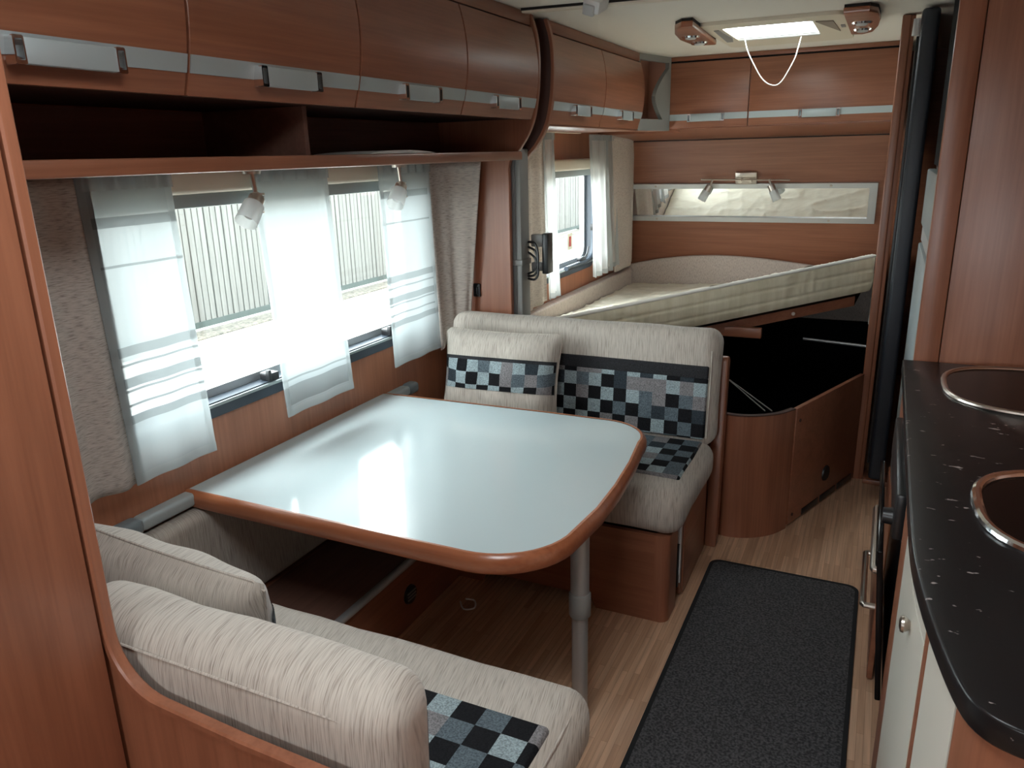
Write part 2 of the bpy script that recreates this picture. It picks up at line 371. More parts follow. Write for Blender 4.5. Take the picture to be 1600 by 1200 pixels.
def lip(path, y0, y1, out, inn):
    """rectangular edging swept along an outline in the x-z plane, between y0 and y1"""
    b = B(); P = [Vector((p[0], p[1])) for p in path]; n = len(P)
    for i, p in enumerate(P):
        d = (P[min(i + 1, n - 1)] - P[max(i - 1, 0)]).normalized(); nr = Vector((-d.y, d.x))
        for (f, y) in ((out, y0 + 0.003), (out, y1 - 0.003), (out - 0.003, y1), (-inn, y1), (-inn, y0), (out - 0.003, y0)):
            q = p + nr * f; b.v.append(Vector((q.x, y, q.y)))
    for i in range(n - 1):
        for j in range(6): b.f.append([i * 6 + j, i * 6 + (j + 1) % 6, (i + 1) * 6 + (j + 1) % 6, (i + 1) * 6 + j]); b.mi.append(0)
    return b
CZ = 1.995      # ceiling height
XW = -1.68      # inner face of the window wall

# ------------------------------------------------------------------ the shell
W1 = (1.13, 2.63, 0.835, 1.46); W2 = (3.70, 4.70, 0.835, 1.43)
struct(B().box(-1.72, 0.80, -1.64, 5.75, -0.05, 0.0).build('floor', 'floor'))
struct(wall_cells('z', CZ, CZ + 0.04, -1.72, 0.80, -1.64, 5.75, [(-0.705, -0.335, 3.54, 4.01), (-0.66, -0.14, 0.29, 0.81)]).build('ceiling', 'ceil'))  # second hole: roof light added out of view for light from above
struct(wall_cells('x', -1.72, XW, -1.64, 5.75, 0.0, CZ, [W1, W2]).build('wall_left', 'wood_wall'))
struct(wall_cells('x', 0.75, 0.79, -1.64, 5.75, 0.0, CZ, []).build('wall_right', 'wood_wall'))
struct(wall_cells('y', -1.64, -1.60, XW, 0.75, 0.0, CZ, [(-0.9, 0.0, 1.05, 1.45)]).build('wall_front', 'wood_wall'))  # unseen front opening, sized to set the fill from behind
# the rear wall leans inwards towards the roof
def yw(z): return 5.50 - 0.26 * (z - 0.55)
struct(B().prism([(yw(0.0), 0.0), (yw(CZ), CZ), (yw(CZ) + 0.04, CZ), (yw(0) + 0.04, 0.0)], 'x', XW, 0.75).build('wall_back', 'wood_x'))
LEAN = math.atan(0.26)
struct(B().box(-1.66, 0.02, yw(1.56) - 0.004, yw(1.56) + 0.01, 1.556, 1.562).build('trim_1', 'slot'))

def window(name, w, cassette_top, pane_split=None):
    y0, y1, z0, z1 = w
    root = bpy.data.objects.new(name, None); C.objects.link(root); root.location = (-1.70, (y0 + y1) / 2, z0); root['base'] = tuple(root.location); root['kind'] = 'structure'
    r = 0.06
    o = rrect(y0 - 0.025, y1 + 0.025, z0 - 0.035, z1 + 0.02, r + 0.02); i = rrect(y0 + 0.012, y1 - 0.012, z0 + 0.01, z1 - 0.012, r)
    B().ring(o, i, 'x', -1.735, -1.668).build('frame', 'frame_dark', root)
    i2 = rrect(y0 + 0.04, y1 - 0.04, z0 + 0.035, z1 - 0.03, r)
    B().ring(rrect(y0 + 0.010, y1 - 0.010, z0 + 0.008, z1 - 0.01, r), i2, 'x', -1.745, -1.715).build('sash', 'alu_matt', root)
    B().box(-1.733, -1.728, y0 + 0.03, y1 - 0.03, z0 + 0.03, z1 - 0.02).build('pane', 'pane', root)
    B().box(-1.70, -1.662, y0 - 0.02, y1 + 0.02, z0 - 0.004, z0 + 0.006, 0.002).build('sill_strip', 'alu', root)
    c = B().box(-1.68, -1.625, y0 - 0.05, y1 + 0.05, cassette_top - 0.062, cassette_top, 0.012, 3); c.build('blind_cassette', 'cream', root)
    B().box(-1.672, -1.645, y0 + 0.0, y1 - 0.0, cassette_top - 0.098, cassette_top - 0.062, 0.004).build('blind_bar', 'alu', root)
    return root
w1 = window('window_1', W1, 1.482); w2 = window('window_2', W2, 1.465)
for y in (1.745, 2.40):
    b = B(); b.box(-1.70, -1.655, y - 0.02, y + 0.02, 0.846, 0.872, 0.005).box(-1.665, -1.65, y - 0.03, y - 0.018, 0.85, 0.885, 0.003); b.build('latch', 'black', w1)
b = B(); b.box(-1.70, -1.65, 2.44, 2.49, 1.365, 1.39, 0.004); b.build('latch', 'cream', w1)
# tubular stay and latches of the bed window
b = B(); b.tube(smoothpath([(-1.655, 4.675, 1.34), (-1.655, 4.67, 1.1), (-1.655, 4.665, 0.93), (-1.655, 4.62, 0.865), (-1.655, 4.5, 0.85), (-1.655, 4.2, 0.848)], 8), 0.014); b.build('stay_tube', 'frame_dark', w2)
b = B(); b.box(-1.66, -1.62, 4.62, 4.69, 1.03, 1.07, 0.006).box(-1.64, -1.625, 4.63, 4.645, 1.05, 1.12, 0.004).box(-1.65, -1.62, 4.36, 4.45, 0.87, 0.892, 0.006).tube([(-1.635, 4.45, 0.88), (-1.635, 4.5, 0.90), (-1.64, 4.54, 0.94)], 0.005); b.build('latch', 'black', w2)
b = B(); b.box(-1.727, -1.724, 4.40, 4.48, 0.93, 1.03); b.build('sticker', plain('pale warning sticker', (0.75, 0.70, 0.55), 0.6), w2)
b = B(); b.box(-1.724, -1.722, 4.425, 4.455, 0.95, 1.01); b.build('sticker_mark', plain('red print', (0.5, 0.06, 0.04), 0.6), w2)

# roof light
rl = bpy.data.objects.new('window_3', None); C.objects.link(rl); rl.location = (-0.52, 3.775, CZ); rl['base'] = tuple(rl.location); rl['kind'] = 'structure'
ZF = CZ - 0.014
b = B(); b.ring(rrect(-0.775, -0.215, 3.43, 4.23, 0.05), rrect(-0.697, -0.342, 3.555, 3.995, 0.02), 'z', ZF, CZ); b.build('frame', 'cream', rl)
b = B(); b.box(-0.696, -0.343, 3.925, 3.945, ZF + 0.002, ZF + 0.026, 0.004).box(-0.696, -0.343, 3.958, 3.985, ZF - 0.002, ZF + 0.022, 0.004); b.build('blind_bar', 'white', rl)
b = B(); b.box(-0.715, -0.325, 3.53, 4.02, CZ + 0.05, CZ + 0.056); b.build('pane', 'pane', rl)
b = B(); b.prism([(-0.735, 3.58), (-0.715, 3.58), (-0.705, 3.85), (-0.725, 3.98), (-0.752, 3.98)], 'z', ZF - 0.003, ZF + 0.002); b.build('recess', 'grey_plastic', rl)
b = B(); b.prism([(-0.330, 3.56), (-0.265, 3.58), (-0.255, 3.90)], 'z', ZF - 0.004, ZF + 0.002); b.build('recess', plain('taupe mesh', (0.3, 0.24, 0.19), 0.8), rl)
b = B(); b.box(-0.245, -0.228, 3.72, 3.79, ZF - 0.003, ZF + 0.002); b.build('switch', 'grey_plastic', rl)
b = B(); b.tube(smoothpath([(-0.655, 3.87, ZF), (-0.640, 3.86, 1.93), (-0.614, 3.85, 1.879), (-0.567, 3.85, 1.803), (-0.523, 3.85, 1.771), (-0.482, 3.85, 1.781), (-0.435, 3.86, 1.868), (-0.426, 3.90, 1.92), (-0.422, 3.97, ZF)], 8), 0.0024, 8)
tag(b.build('pull_cord', 'cord', None, (-0.5, 3.86, ZF)), 'thin white pull cord hanging in a loop from the roof light', 'cord')

def pod(pts, spots, label):
    t = thing('ceiling_spot_pod', (sum(p[0] for p in pts) / len(pts), sum(p[1] for p in pts) / len(pts), CZ), label, 'ceiling light', 'wooden spot pods beside the roof light')
    B().prism(pts, 'z', CZ - 0.034, CZ - 0.010, 0.006).build('housing', 'wood_trim', t)
    B().prism([(x * 0.98 + 0.02 * t['base'][0], y * 0.98 + 0.02 * t['base'][1]) for x, y in pts], 'z', CZ - 0.011, CZ).build('base_plate', 'slot', t)  # dark plate paints the shadow gap between pod and ceiling
    for (x, y) in spots:
        s = B(); s.tube([(x, y, CZ - 0.041), (x, y, CZ - 0.031)], [0.036, 0.041], 20); o = s.build('spot', 'chrome', t)
        s = B(); s.tube([(x, y, CZ - 0.045), (x, y, CZ - 0.038)], [0.018, 0.03], 16); s.build('lens', 'glass_frost', o)
pod([(-0.755, 3.27), (-0.77, 3.60), (-0.785, 3.89), (-0.84, 3.88), (-0.885, 3.80), (-0.893, 3.64), (-0.872, 3.46), (-0.84, 3.33), (-0.80, 3.27)], [(-0.825, 3.55), (-0.833, 3.76)], 'wooden ceiling pod with two chrome spots left of the roof light')
pod([(-0.213, 3.31), (-0.213, 3.91), (-0.165, 3.935), (-0.125, 3.88), (-0.102, 3.72), (-0.092, 3.55), (-0.097, 3.37), (-0.125, 3.31)], [(-0.158, 3.56), (-0.162, 3.77)], 'wooden ceiling pod with two chrome spots right of the roof light')

# ------------------------------------------------------------------ outside
tag(B().box(-40, -1.80, -25, 60, -0.62, -0.60).build('ground', 'paver'), kind='structure')
tag(B().box(-7.80, -7.42, 2.0, 30, -0.60, -0.575, 0.01).build('gravel_strip', 'gravel'), kind='structure')
fence = thing('board_fence', (-7.82, 12.0, -0.55), 'pale weathered board fence seen outside through the side windows', 'fence')
fm = {}
for k, h in enumerate((1.95, 1.98, 1.92, 1.45)):
    fb = B(); fb.box(-0.011, 0.011, -0.0415, 0.0415, 0, h, 0.004, 1); o = fb.build('board', 'fence', fence); fm[k] = o.data
    for v in o.data.vertices: v.co += Vector(fence['base'])
    C.objects.unlink(o); bpy.data.objects.remove(o)
nb = 0
y = 5.6
while y < 24.5:
    if y < 13.2 or y > 17.5:
        o = bpy.data.objects.new('board', fm[3 if y > 17 else nb % 3]); C.objects.link(o); o.parent = fence
        o.location = (random.uniform(-0.006, 0.006), y - 12.0 + random.uniform(-0.003, 0.003), 0.06); nb += 1
    y += 0.098
b = B(); b.box(-7.80, -7.835, 5.0, 25, -0.55, -0.47); b.build('bottom_rail', 'fence_dark', fence)
b = B(); b.box(-7.86, -7.845, 5.0, 13.3, -0.5, 1.38).box(-7.86, -7.845, 17.4, 25, -0.5, 0.9); b.build('added_backing', 'fence_dark', fence)  # added dark sheet so the gaps between boards read dark
b = B(); b.box(-7.90, -7.862, 5.0, 25, 0.6, 0.69); b.build('back_rail', 'fence_dark', fence)
for yy in (6.0, 8.8, 11.6, 18.2, 21.0, 24.0):
    b = B(); b.box(-7.94, -7.86, yy - 0.04, yy + 0.04, -0.6, 0.72); b.build('post', 'fence_dark', fence)
hb = B()
for k in range(420):
    p = Vector((-9.6 + random.gauss(0, 0.3), random.uniform(16, 26), random.uniform(0.3, 1.25)))
    a = Vector((random.gauss(0, 1), random.gauss(0, 1), random.gauss(0, 1))).normalized() * 0.12; c2 = a.cross(Vector((random.random(), 1, 0.3))).normalized() * 0.09
    o0 = len(hb.v); hb.v += [p - a, p + c2, p + a, p - c2]; hb.f.append([o0, o0 + 1, o0 + 2, o0 + 3]); hb.mi.append(0)
hb.box(-10, -9.4, 15.8, 26.2, -0.6, 0.9, 0.2, 3)
tag(hb.build('hedge', 'leaf', None, (-9.6, 21, -0.6)), 'green hedge behind the fence beyond the bed window', 'hedge')

# ------------------------------------------------------------------ wardrobe and partition at the left edge
t = thing('wardrobe', (-1.33, 0.2, 0.0), 'tall cherry wood wardrobe at the left edge of the photo', 'wardrobe')
B().box(-1.675, -1.022, -0.30, 0.628, 0.0, 1.99).build('body', 'wood_dark', t)
d = B(); d.box(-1.02, -1.0, -0.295, 0.6295, 0.02, 1.985, 0.002); d = d.build('door', 'wood_z', t)
B().tube([(-0.985, -0.2, 0.9), (-0.97, -0.2, 0.91), (-0.97, -0.2, 1.04), (-0.985, -0.2, 1.05)], 0.006).build('handle', 'alu', d)

t = thing('bench_end_partition', (-1.2, 0.645, 0.0), 'cherry wood partition curving down behind the near bench backrest', 'partition')
prof = [(-1.675, 0.0), (-0.46, 0.0)] + arc(-0.50, 0.665, 0.04, 0, 90, 5) + [(-0.75, 0.712)] + [(-0.90, 0.722)] + arc(-0.90, 0.822, 0.10, 268, 183, 8) + [(-1.0, 0.86), (-1.0, 1.99), (-1.675, 1.99)]
B().prism(prof, 'y', 0.636, 0.650).build('panel', 'wood_z', t)
edge = [(x, z) for (x, z) in prof[2:-2]] + [(-1.0, 1.985)]
lip(edge[::-1], 0.6335, 0.6535, 0.004, 0.008).build('edging', 'wood_z', t)

# ------------------------------------------------------------------ overhead cabinets on the window wall
def prof_x(z):     # gently bowed front
    u = (z - 1.795) / 0.172
    return -1.250 + 0.033 * max(0.0, 1 - u * u)
def bowed_door(parent, y0, y1, zb, grain='wood_y'):
    n = 14; z = [zb + (1.944 - zb) * i / n for i in range(n + 1)]
    pts = [(prof_x(q), q) for q in z] + [(prof_x(q) - 0.018, q) for q in reversed(z)]
    o = B().prism(pts, 'y', y0 + 0.003, y1 - 0.003, 0.0015, 1).build('door', grain, parent, smooth=40)
    b = B(); zz = [1.664, 1.680, 1.697]
    b.prism([(prof_x(q) + 0.0022, q) for q in zz] + [(prof_x(q) - 0.004, q) for q in reversed(zz)], 'y', y0 + 0.004, y1 - 0.004); b.build('strip', 'alu', o)
    c = (y0 + y1) / 2; h = B(); px = prof_x(1.672)
    h.mat(0).box(px + 0.010, px + 0.024, c - 0.082, c + 0.082, 1.650, 1.690, 0.003)
    for s in (-1, 1):
        h.mat(1).ring(rrect(c + s * 0.0895 - 0.009, c + s * 0.0895 + 0.009, 1.649, 1.691, 0.003, 3), rrect(c + s * 0.0895 - 0.0065, c + s * 0.0895 + 0.0065, 1.655, 1.686, 0.002, 3), 'x', px, px + 0.025)
    h.build('handle', ['alu', 'chrome'], o)
    return o
def overhead(name, y0, y1, seams, zb, label):
    t = thing(name, (-1.46, (y0 + y1) / 2, zb), label, 'cabinet')
    B().box(-1.675, -1.272, y0, y1, zb + 0.004, 1.99).build('body', 'wood_dark', t)
    B().box(-1.28, -1.250, y0, y1, 1.951, 1.993, 0.002).build('fascia', 'wood_y', t)
    B().box(-1.272, -1.262, y0, y1, 1.94, 1.955).build('joint', 'slot', t)
    ys = [y0] + seams + [y1]
    for a, c in zip(ys[:-1], ys[1:]): bowed_door(t, a, c, zb)
    return t
oc = overhead('overhead_cabinet', 0.655, 2.82, [1.166, 1.711, 2.266], 1.624, 'long bowed overhead cabinet with four doors above the dinette window')
# open shelf under it
t = thing('open_shelf', (-1.5, 1.74, 1.479), 'open cherry wood shelf under the four-door overhead cabinet', 'shelf')
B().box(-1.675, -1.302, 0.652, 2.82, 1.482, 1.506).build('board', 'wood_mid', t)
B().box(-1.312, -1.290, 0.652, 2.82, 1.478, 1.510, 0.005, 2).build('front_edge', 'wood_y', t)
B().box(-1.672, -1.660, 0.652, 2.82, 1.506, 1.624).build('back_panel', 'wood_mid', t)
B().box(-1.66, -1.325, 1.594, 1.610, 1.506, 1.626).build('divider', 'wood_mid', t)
b = B(); pp = [(1.85 + 0.36 * k / 16, 1.5105 + 0.009 * math.sin(math.pi * k / 16) ** 0.7) for k in range(17)]
b.prism(pp + [(2.205, 1.5102), (1.855, 1.5102)], 'x', -1.52, -1.316)
tag(b.build('paper_sheet', 'paper', None, (-1.42, 2.03, 1.51)), 'white paper lying on the open shelf under the overhead cabinet', 'paper')

oc2 = overhead('overhead_cabinet', 2.975, 4.235, [3.60], 1.612, 'bowed overhead cabinet with two doors above the bed window')
B().box(-1.665, -1.255, 2.975, 4.235, 1.604, 1.612, 0.002).build('bottom_panel', 'wood_y', oc2)
B().box(-1.60, -1.575, 3.0, 4.235, 1.600, 1.606, 0.002).build('curtain_rail', 'cream', oc2)

# ------------------------------------------------------------------ fins and folding door between dinette and bed
FIN = [(-1.253, 1.99), (-1.232, 1.92), (-1.224, 1.84), (-1.226, 1.76), (-1.232, 1.70), (-1.246, 1.63), (-1.270, 1.575), (-1.305, 1.525), (-1.340, 1.49), (-1.356, 1.455), (-1.357, 1.36), (-1.359, 0.9), (-1.36, 0.0)]
def fin(name, dy0, dy1, dx, label, mat, emat):
    t = thing(name, (-1.5, dy0, 0.0), label, 'partition')
    P = [(p.x, p.y) for p in smoothpath([(x + dx, z, 0) for x, z in FIN], 4)]
    B().prism([(-1.675, 1.99)] + P + [(-1.675, 0.0)], 'y', dy0, dy1).build('panel', mat, t)
    lip(P[::-1], dy0 - 0.002, dy1 + 0.002, -0.003, -0.010).build('edging', emat, t) if False else lip(P, dy0 - 0.002, dy1 + 0.002, 0.004, 0.008).build('edging', emat, t)
    return t
fin('partition_fin', 2.828, 2.846, 0.0, 'curved cherry wood partition fin at the far end of the long overhead cabinet', 'wood_z', 'wood_z')
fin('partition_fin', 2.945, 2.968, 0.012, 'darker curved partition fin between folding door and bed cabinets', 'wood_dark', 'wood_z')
t = thing('folding_door', (-1.5, 2.9, 0.0), 'grey folding room divider pushed together between two partition fins', 'folding door')
for k in range(5):
    yy = 2.858 + 0.0185 * k
    b = B(); b.box(-1.66, -1.345 + 0.006 * (k % 2), yy, yy + 0.016, 0.02, 1.50, 0.005, 2); b.build('pleat', 'grey_door', t)
b = B(); b.box(-1.352, -1.322, 2.862, 2.945, 0.02, 1.52, 0.006); b.build('closing_rail', 'grey_plastic', t)
b = B(); b.box(-1.366, -1.316, 2.852, 2.948, 1.062, 1.085, 0.004); b.build('strap', 'grey_plastic', t)
t = thing('wall_bracket', (-1.29, 2.96, 1.018), 'black bracket with looped cables on the folding door frame', 'bracket')
B().box(-1.262, -1.236, 2.93, 2.99, 1.02, 1.185, 0.004).build('plate', 'black', t)
B().box(-1.315, -1.262, 2.94, 2.975, 1.13, 1.18, 0.004).build('arm', 'grey_plastic', t)
B().box(-1.315, -1.262, 2.94, 2.975, 1.03, 1.065, 0.004).build('arm', 'grey_plastic', t)
for k in range(3):
    B().tube(smoothpath([(-1.325, 2.93, 1.15 - 0.02 * k), (-1.285, 2.915, 1.145 - 0.03 * k), (-1.27, 2.91, 1.09 - 0.03 * k), (-1.285, 2.91, 1.04 - 0.02 * k), (-1.32, 2.92, 1.02 - 0.01 * k)], 6), 0.005, 8).build('cable', 'black', t)
b = B(); b.box(-1.53, -1.497, 2.818, 2.829, 0.93, 0.985, 0.003).box(-1.522, -1.505, 2.812, 2.82, 0.943, 0.972, 0.003)
tag(b.build('wall_switch', 'black', None, (-1.51, 2.83, 0.93)), 'small black switch on the wood panel beside the taupe drape', 'switch')

# ------------------------------------------------------------------ corner shelf, rear cabinet
t = thing('corner_shelf', (-1.25, 4.45, 1.60), 'grey corner shelf with curved opening between the overhead cabinets', 'shelf')
A0, A1 = Vector((-1.255, 4.235)), Vector((-1.165, 4.555)); L = (A1 - A0).length
ang = math.atan2((A1 - A0).y, (A1 - A0).x); MT = Matrix.Translation((A0.x, A0.y, 0)) @ Matrix.Rotation(ang, 4, 'Z')
zc0, zc1 = 1.606, 1.994
outer = [(0, zc0), (L, zc0), (L, zc1), (0, zc1)]
n = 10
outer = [(L * k / n, zc0) for k in range(n)] + [(L, zc0 + (zc1 - zc0) * k / n) for k in range(n)] + [(L * (1 - k / n), zc1) for k in range(n)] + [(0.0, zc1 - (zc1 - zc0) * k / n) for k in range(n)]
def inn(x, z):
    fx, fz = x / L, (z - zc0) / (zc1 - zc0)
    xi = 0.012 + fx * (L - 0.045); zi = zc0 + 0.06 + fz * (zc1 - zc0 - 0.09)
    if fx > 0.5: xi -= 0.13 * (1 - abs(2 * fz - 0.75) ** 1.5) * (fx - 0.5) * 2 * (1 if fz < 0.98 else 0.2)
    return (xi, zi)
B().ring(outer, [inn(x, z) for x, z in outer], 'y', -0.004, 0.02, MT).build('frame', 'grey_plastic', t)
B().box(0.02, L - 0.02, 0.13, 0.14, zc0, zc1, mtx=MT).build('back_panel', 'pink_panel', t)
B().box(0.02, L - 0.02, 0.0, 0.14, zc0 + 0.045, zc0 + 0.06, mtx=MT).build('base_tray', 'grey_plastic', t)
B().box(0.01, L - 0.01, 0.0, 0.15, zc1 - 0.01, zc1, mtx=MT).build('top_panel', 'grey_plastic', t)
for xx in (0.005, L - 0.02): B().box(xx, xx + 0.015, 0.0, 0.14, zc0, zc1, mtx=MT).build('side_panel', 'pink_panel', t)

YR = 4.56; ZB = 1.614
t = thing('rear_overhead_cabinet', (-0.58, 5.0, ZB), 'overhead cabinet with two doors across the rear wall above the bed', 'cabinet')
b = B(); b.prism([(YR + 0.022, ZB), (YR + 0.022, 1.992), (yw(1.992) - 0.002, 1.992), (yw(1.566) - 0.002, 1.566)], 'x', -1.150, 0.03); b.build('body', 'wood_x', t)
b = B(); b.prism([(4.80, 1.60), (4.80, 1.992), (yw(1.992) - 0.002, 1.992), (yw(1.566) - 0.002, 1.566)], 'x', -1.675, -1.150); b.build('end_body', 'wood_x', t)
B().box(-1.172, 0.0, YR, YR + 0.03, 1.972, 1.994, 0.002).build('fascia', 'wood_x', t)
B().box(-1.172, 0.0, YR + 0.012, YR + 0.024, 1.962, 1.974).build('joint', 'slot', t)
B().box(-0.012, 0.0, YR + 0.008, YR + 0.024, ZB, 1.975).build('side_joint', 'slot', t)
for (x0, x1, hx) in ((-1.170, -0.730, -0.955), (-0.730, -0.014, -0.367)):
    o = B().box(x0 + 0.003, x1 - 0.003, YR, YR + 0.018, ZB + 0.006, 1.962, 0.0015).build('door', 'wood_x', t)
    B().box(x0 + 0.004, x1 - 0.004, YR - 0.003, YR + 0.002, 1.658, 1.692).build('strip', 'alu', o)
    h = B(); h.mat(0).box(hx - 0.085, hx + 0.085, YR - 0.026, YR - 0.012, 1.650, 1.688, 0.003)
    for s in (-1, 1):
        h.mat(1).ring(rrect(hx + s * 0.093 - 0.009, hx + s * 0.093 + 0.009, 1.649, 1.69, 0.003, 3), rrect(hx + s * 0.093 - 0.006, hx + s * 0.093 + 0.006, 1.655, 1.685, 0.002, 3), 'y', YR - 0.027, YR - 0.002)
    h.build('handle', ['alu', 'chrome'], o)

# ------------------------------------------------------------------ mirror and lamp bar on the rear wall
MW = Matrix.Translation((0, yw(1.15), 1.15)) @ Matrix.Rotation(LEAN, 4, 'X')     # local: x along the wall, z up the wall, -y into the room
t = thing('wall_mirror', (-0.82, yw(1.03), 1.02), 'long framed mirror on the rear wall above the bed', 'mirror')
def rectn(x0, x1, z0, z1): return [(x0, z0), (x1, z0), (x1, z1), (x0, z1)]
B().ring(rectn(-1.66, -0.055, -0.118, 0.140), rectn(-1.64, -0.10, -0.085, 0.108), 'y', -0.022, 0.0, MW).build('frame', 'alu_matt', t)
B().box(-1.645, -0.095, -0.009, -0.003, -0.09, 0.112, mtx=MW).build('glass', 'mirror', t)
for (x, z) in ((-1.43, 0.124), (-0.32, 0.124), (-1.43, -0.102), (-0.32, -0.102)):
    B().tube([MW @ Vector((x, -0.026, z)), MW @ Vector((x, -0.02, z))], [0.006, 0.009], 10).build('screw', 'nickel', t)
t = thing('twin_wall_lamp', (-0.83, yw(1.32), 1.33), 'nickel lamp bar with two glass spots above the mirror', 'wall lamp')
B().box(-0.90, -0.765, -0.03, -0.001, 0.138, 0.215, 0.004, mtx=MW).build('base_plate', 'nickel', t)
B().tube([MW @ Vector((-1.115, -0.055, 0.18)), MW @ Vector((-0.56, -0.055, 0.172))], 0.005, 8).build('bar', 'nickel', t)
for x in (-0.865, -0.80): B().tube([MW @ Vector((x, -0.02, 0.165)), MW @ Vector((x, -0.06, 0.165))], 0.009, 10).build('bar_clamp', 'nickel', t)
for (x, dx) in ((-1.04, -0.045), (-0.685, 0.04)):
    p0 = MW @ Vector((x, -0.055, 0.177)); p1 = MW @ Vector((x + dx * 0.3, -0.068, 0.145)); p2 = MW @ Vector((x + dx, -0.085, 0.09)); p3 = MW @ Vector((x + dx * 1.45, -0.095, 0.055))
    h = B(); h.tube([p0, p1], 0.007, 8).tube([p1, p2], [0.021, 0.024], 16); o = h.build('spot_holder', 'nickel', t)
    B().tube([p1.lerp(p2, 0.6), p3], [0.027, 0.028], 16).build('glass_shade', 'shade', t)

# ------------------------------------------------------------------ curtains
def sheer_curtain(y0, y1, z0, z1, X, label, folds=2, amp=0.0025, bands=(), alpha=0.86, skew=0.0, hem=0.02, col=None, group='white voile panel curtains'):
    t = thing('sheer_curtain', (X, (y0 + y1) / 2, z1), label, 'curtain', group)
    H = z1 - z0
    def surf(u, v, off=0.0):   # u along the wall, v downwards
        y = y0 + (y1 - y0) * u + skew * v
        x = X + amp * (0.4 + v) * math.sin(folds * 2 * math.pi * u + 1.3 * v) + 0.012 * v + off
        return (x, y, z1 - H * v)
    kw = {'col': col} if col else {}
    mt = sheer('voile ' + label[:24], alpha, bands, **kw); mh = sheer('voile hem ' + label[:20], 0.55, col=(0.58, 0.615, 0.612))
    hu = hem / abs(y1 - y0)
    B().grid(lambda u, v: surf(u, v), 30, 24).build('cloth', mt, t)
    for (a, c) in ((0.0, hu), (1 - hu, 1.0)): B().grid(lambda u, v: surf(a + (c - a) * u, v, 0.002), 3, 24).build('side_hem', mh, t)
    B().grid(lambda u, v: surf(u, 1 - 0.035 * (1 - v), 0.003), 24, 2).build('bottom_hem', mh, t)
    B().grid(lambda u, v: (surf(u, 0.04 * v)[0] + 0.006 + 0.004 * math.sin(40 * u), surf(u, 0)[1], z1 - H * 0.04 * v), 60, 3).build('gathered_top', mh, t)
    return t
BN = [(-0.10, 0.012, 0.2), (-0.40, 0.012, 0.3), (-0.432, 0.003, 0.25), (-0.475, 0.012, 0.3), (-0.495, 0.003, 0.25), (-0.53, 0.003, 0.25), (-0.565, 0.011, 0.3), (-0.20, 0.003, 0.2)]
sheer_curtain(1.150, 1.405, 0.745, 1.472, -1.60, 'striped white voile panel beside the near taupe drape', bands=BN, skew=0.012)
sheer_curtain(1.680, 2.010, 0.745, 1.472, -1.60, 'plain white voile panel in the middle of the dinette window', skew=0.025, alpha=0.87, bands=[(-0.615, 0.003, 0.2), (-0.665, 0.03, 0.08)])
sheer_curtain(2.290, 2.625, 0.750, 1.472, -1.60, 'striped white voile panel beside the far taupe drape', bands=BN, skew=0.0)
sheer_curtain(3.690, 3.835, 0.752, 1.60, -1.58, 'narrow white voile strip left of the bed window', folds=2, amp=0.008, skew=0.03, alpha=0.8, col=(0.66, 0.66, 0.635))
sheer_curtain(4.372, 4.70, 0.765, 1.598, -1.58, 'gathered white voile right of the bed window', folds=3, amp=0.014, skew=0.05, alpha=0.8, col=(0.66, 0.66, 0.635))
sheer_curtain(4.66, 4.90, 0.775, 1.598, -1.60, 'greyish voile between gathered voile and beige drape at the bed', folds=3, amp=0.012, skew=0.05, alpha=0.82, col=(0.66, 0.66, 0.635))
def drape(path_top, path_bot, z1, zbl, zbr, label, mat='drape', wav=0.008, folds=3):
    PT = [Vector((x, y, 0)) for x, y in path_top]; PB = [Vector((x, y, 0)) for x, y in path_bot]
    st, sb = smoothpath(PT, 8), smoothpath(PB, 8)
    def at(s, u):
        f = u * (len(s) - 1); i = min(int(f), len(s) - 2); return s[i].lerp(s[i + 1], f - i)
    def fn(u, v):
        p = at(st, u).lerp(at(sb, u), v); z = z1 + (zbl + (zbr - zbl) * u - z1) * v
        return (p.x + wav * (0.3 + v) * math.sin(folds * 2 * math.pi * u), p.y, z)
    base = tuple(PT[len(PT) // 2].xy) + (z1,)
    o = B().grid(fn, 40, 30).build('drape_curtain', mat, None, base, thick=0.004)
    return tag(o, label, 'curtain', 'heavy woven drapes')
drape([(-1.62, 0.90), (-1.61, 1.05), (-1.60, 1.185)], [(-1.62, 0.90), (-1.60, 1.05), (-1.595, 1.190)], 1.474, 0.75, 0.742, 'taupe woven drape at the near end of the dinette window')
drape([(-1.615, 2.635), (-1.575, 2.73), (-1.46, 2.795)], [(-1.605, 2.66), (-1.58, 2.74), (-1.535, 2.79)], 1.474, 0.728, 0.80, 'taupe woven drape at the far end of the dinette window', wav=0.004)
M['drape_lt'] = streak_fabric('light drape weave', (0, 0, 1), (0.5, 1, 0), (0.60, 0.52, 0.45), (0.40, 0.33, 0.28), fa=300, fl=40)
drape([(-1.60, 3.40), (-1.585, 3.55), (-1.58, 3.70)], [(-1.60, 3.42), (-1.585, 3.55), (-1.575, 3.72)], 1.602, 0.72, 0.75, 'narrow beige drape beside the folding door at the bed', 'drape_lt')
drape([(-1.595, 4.83), (-1.57, 5.05), (-1.575, 5.25)], [(-1.60, 4.94), (-1.57, 5.15), (-1.60, 5.33)], 1.602, 0.725, 0.745, 'beige drape in the rear corner beside the bed mirror', 'drape_lt', wav=0.005, folds=2)

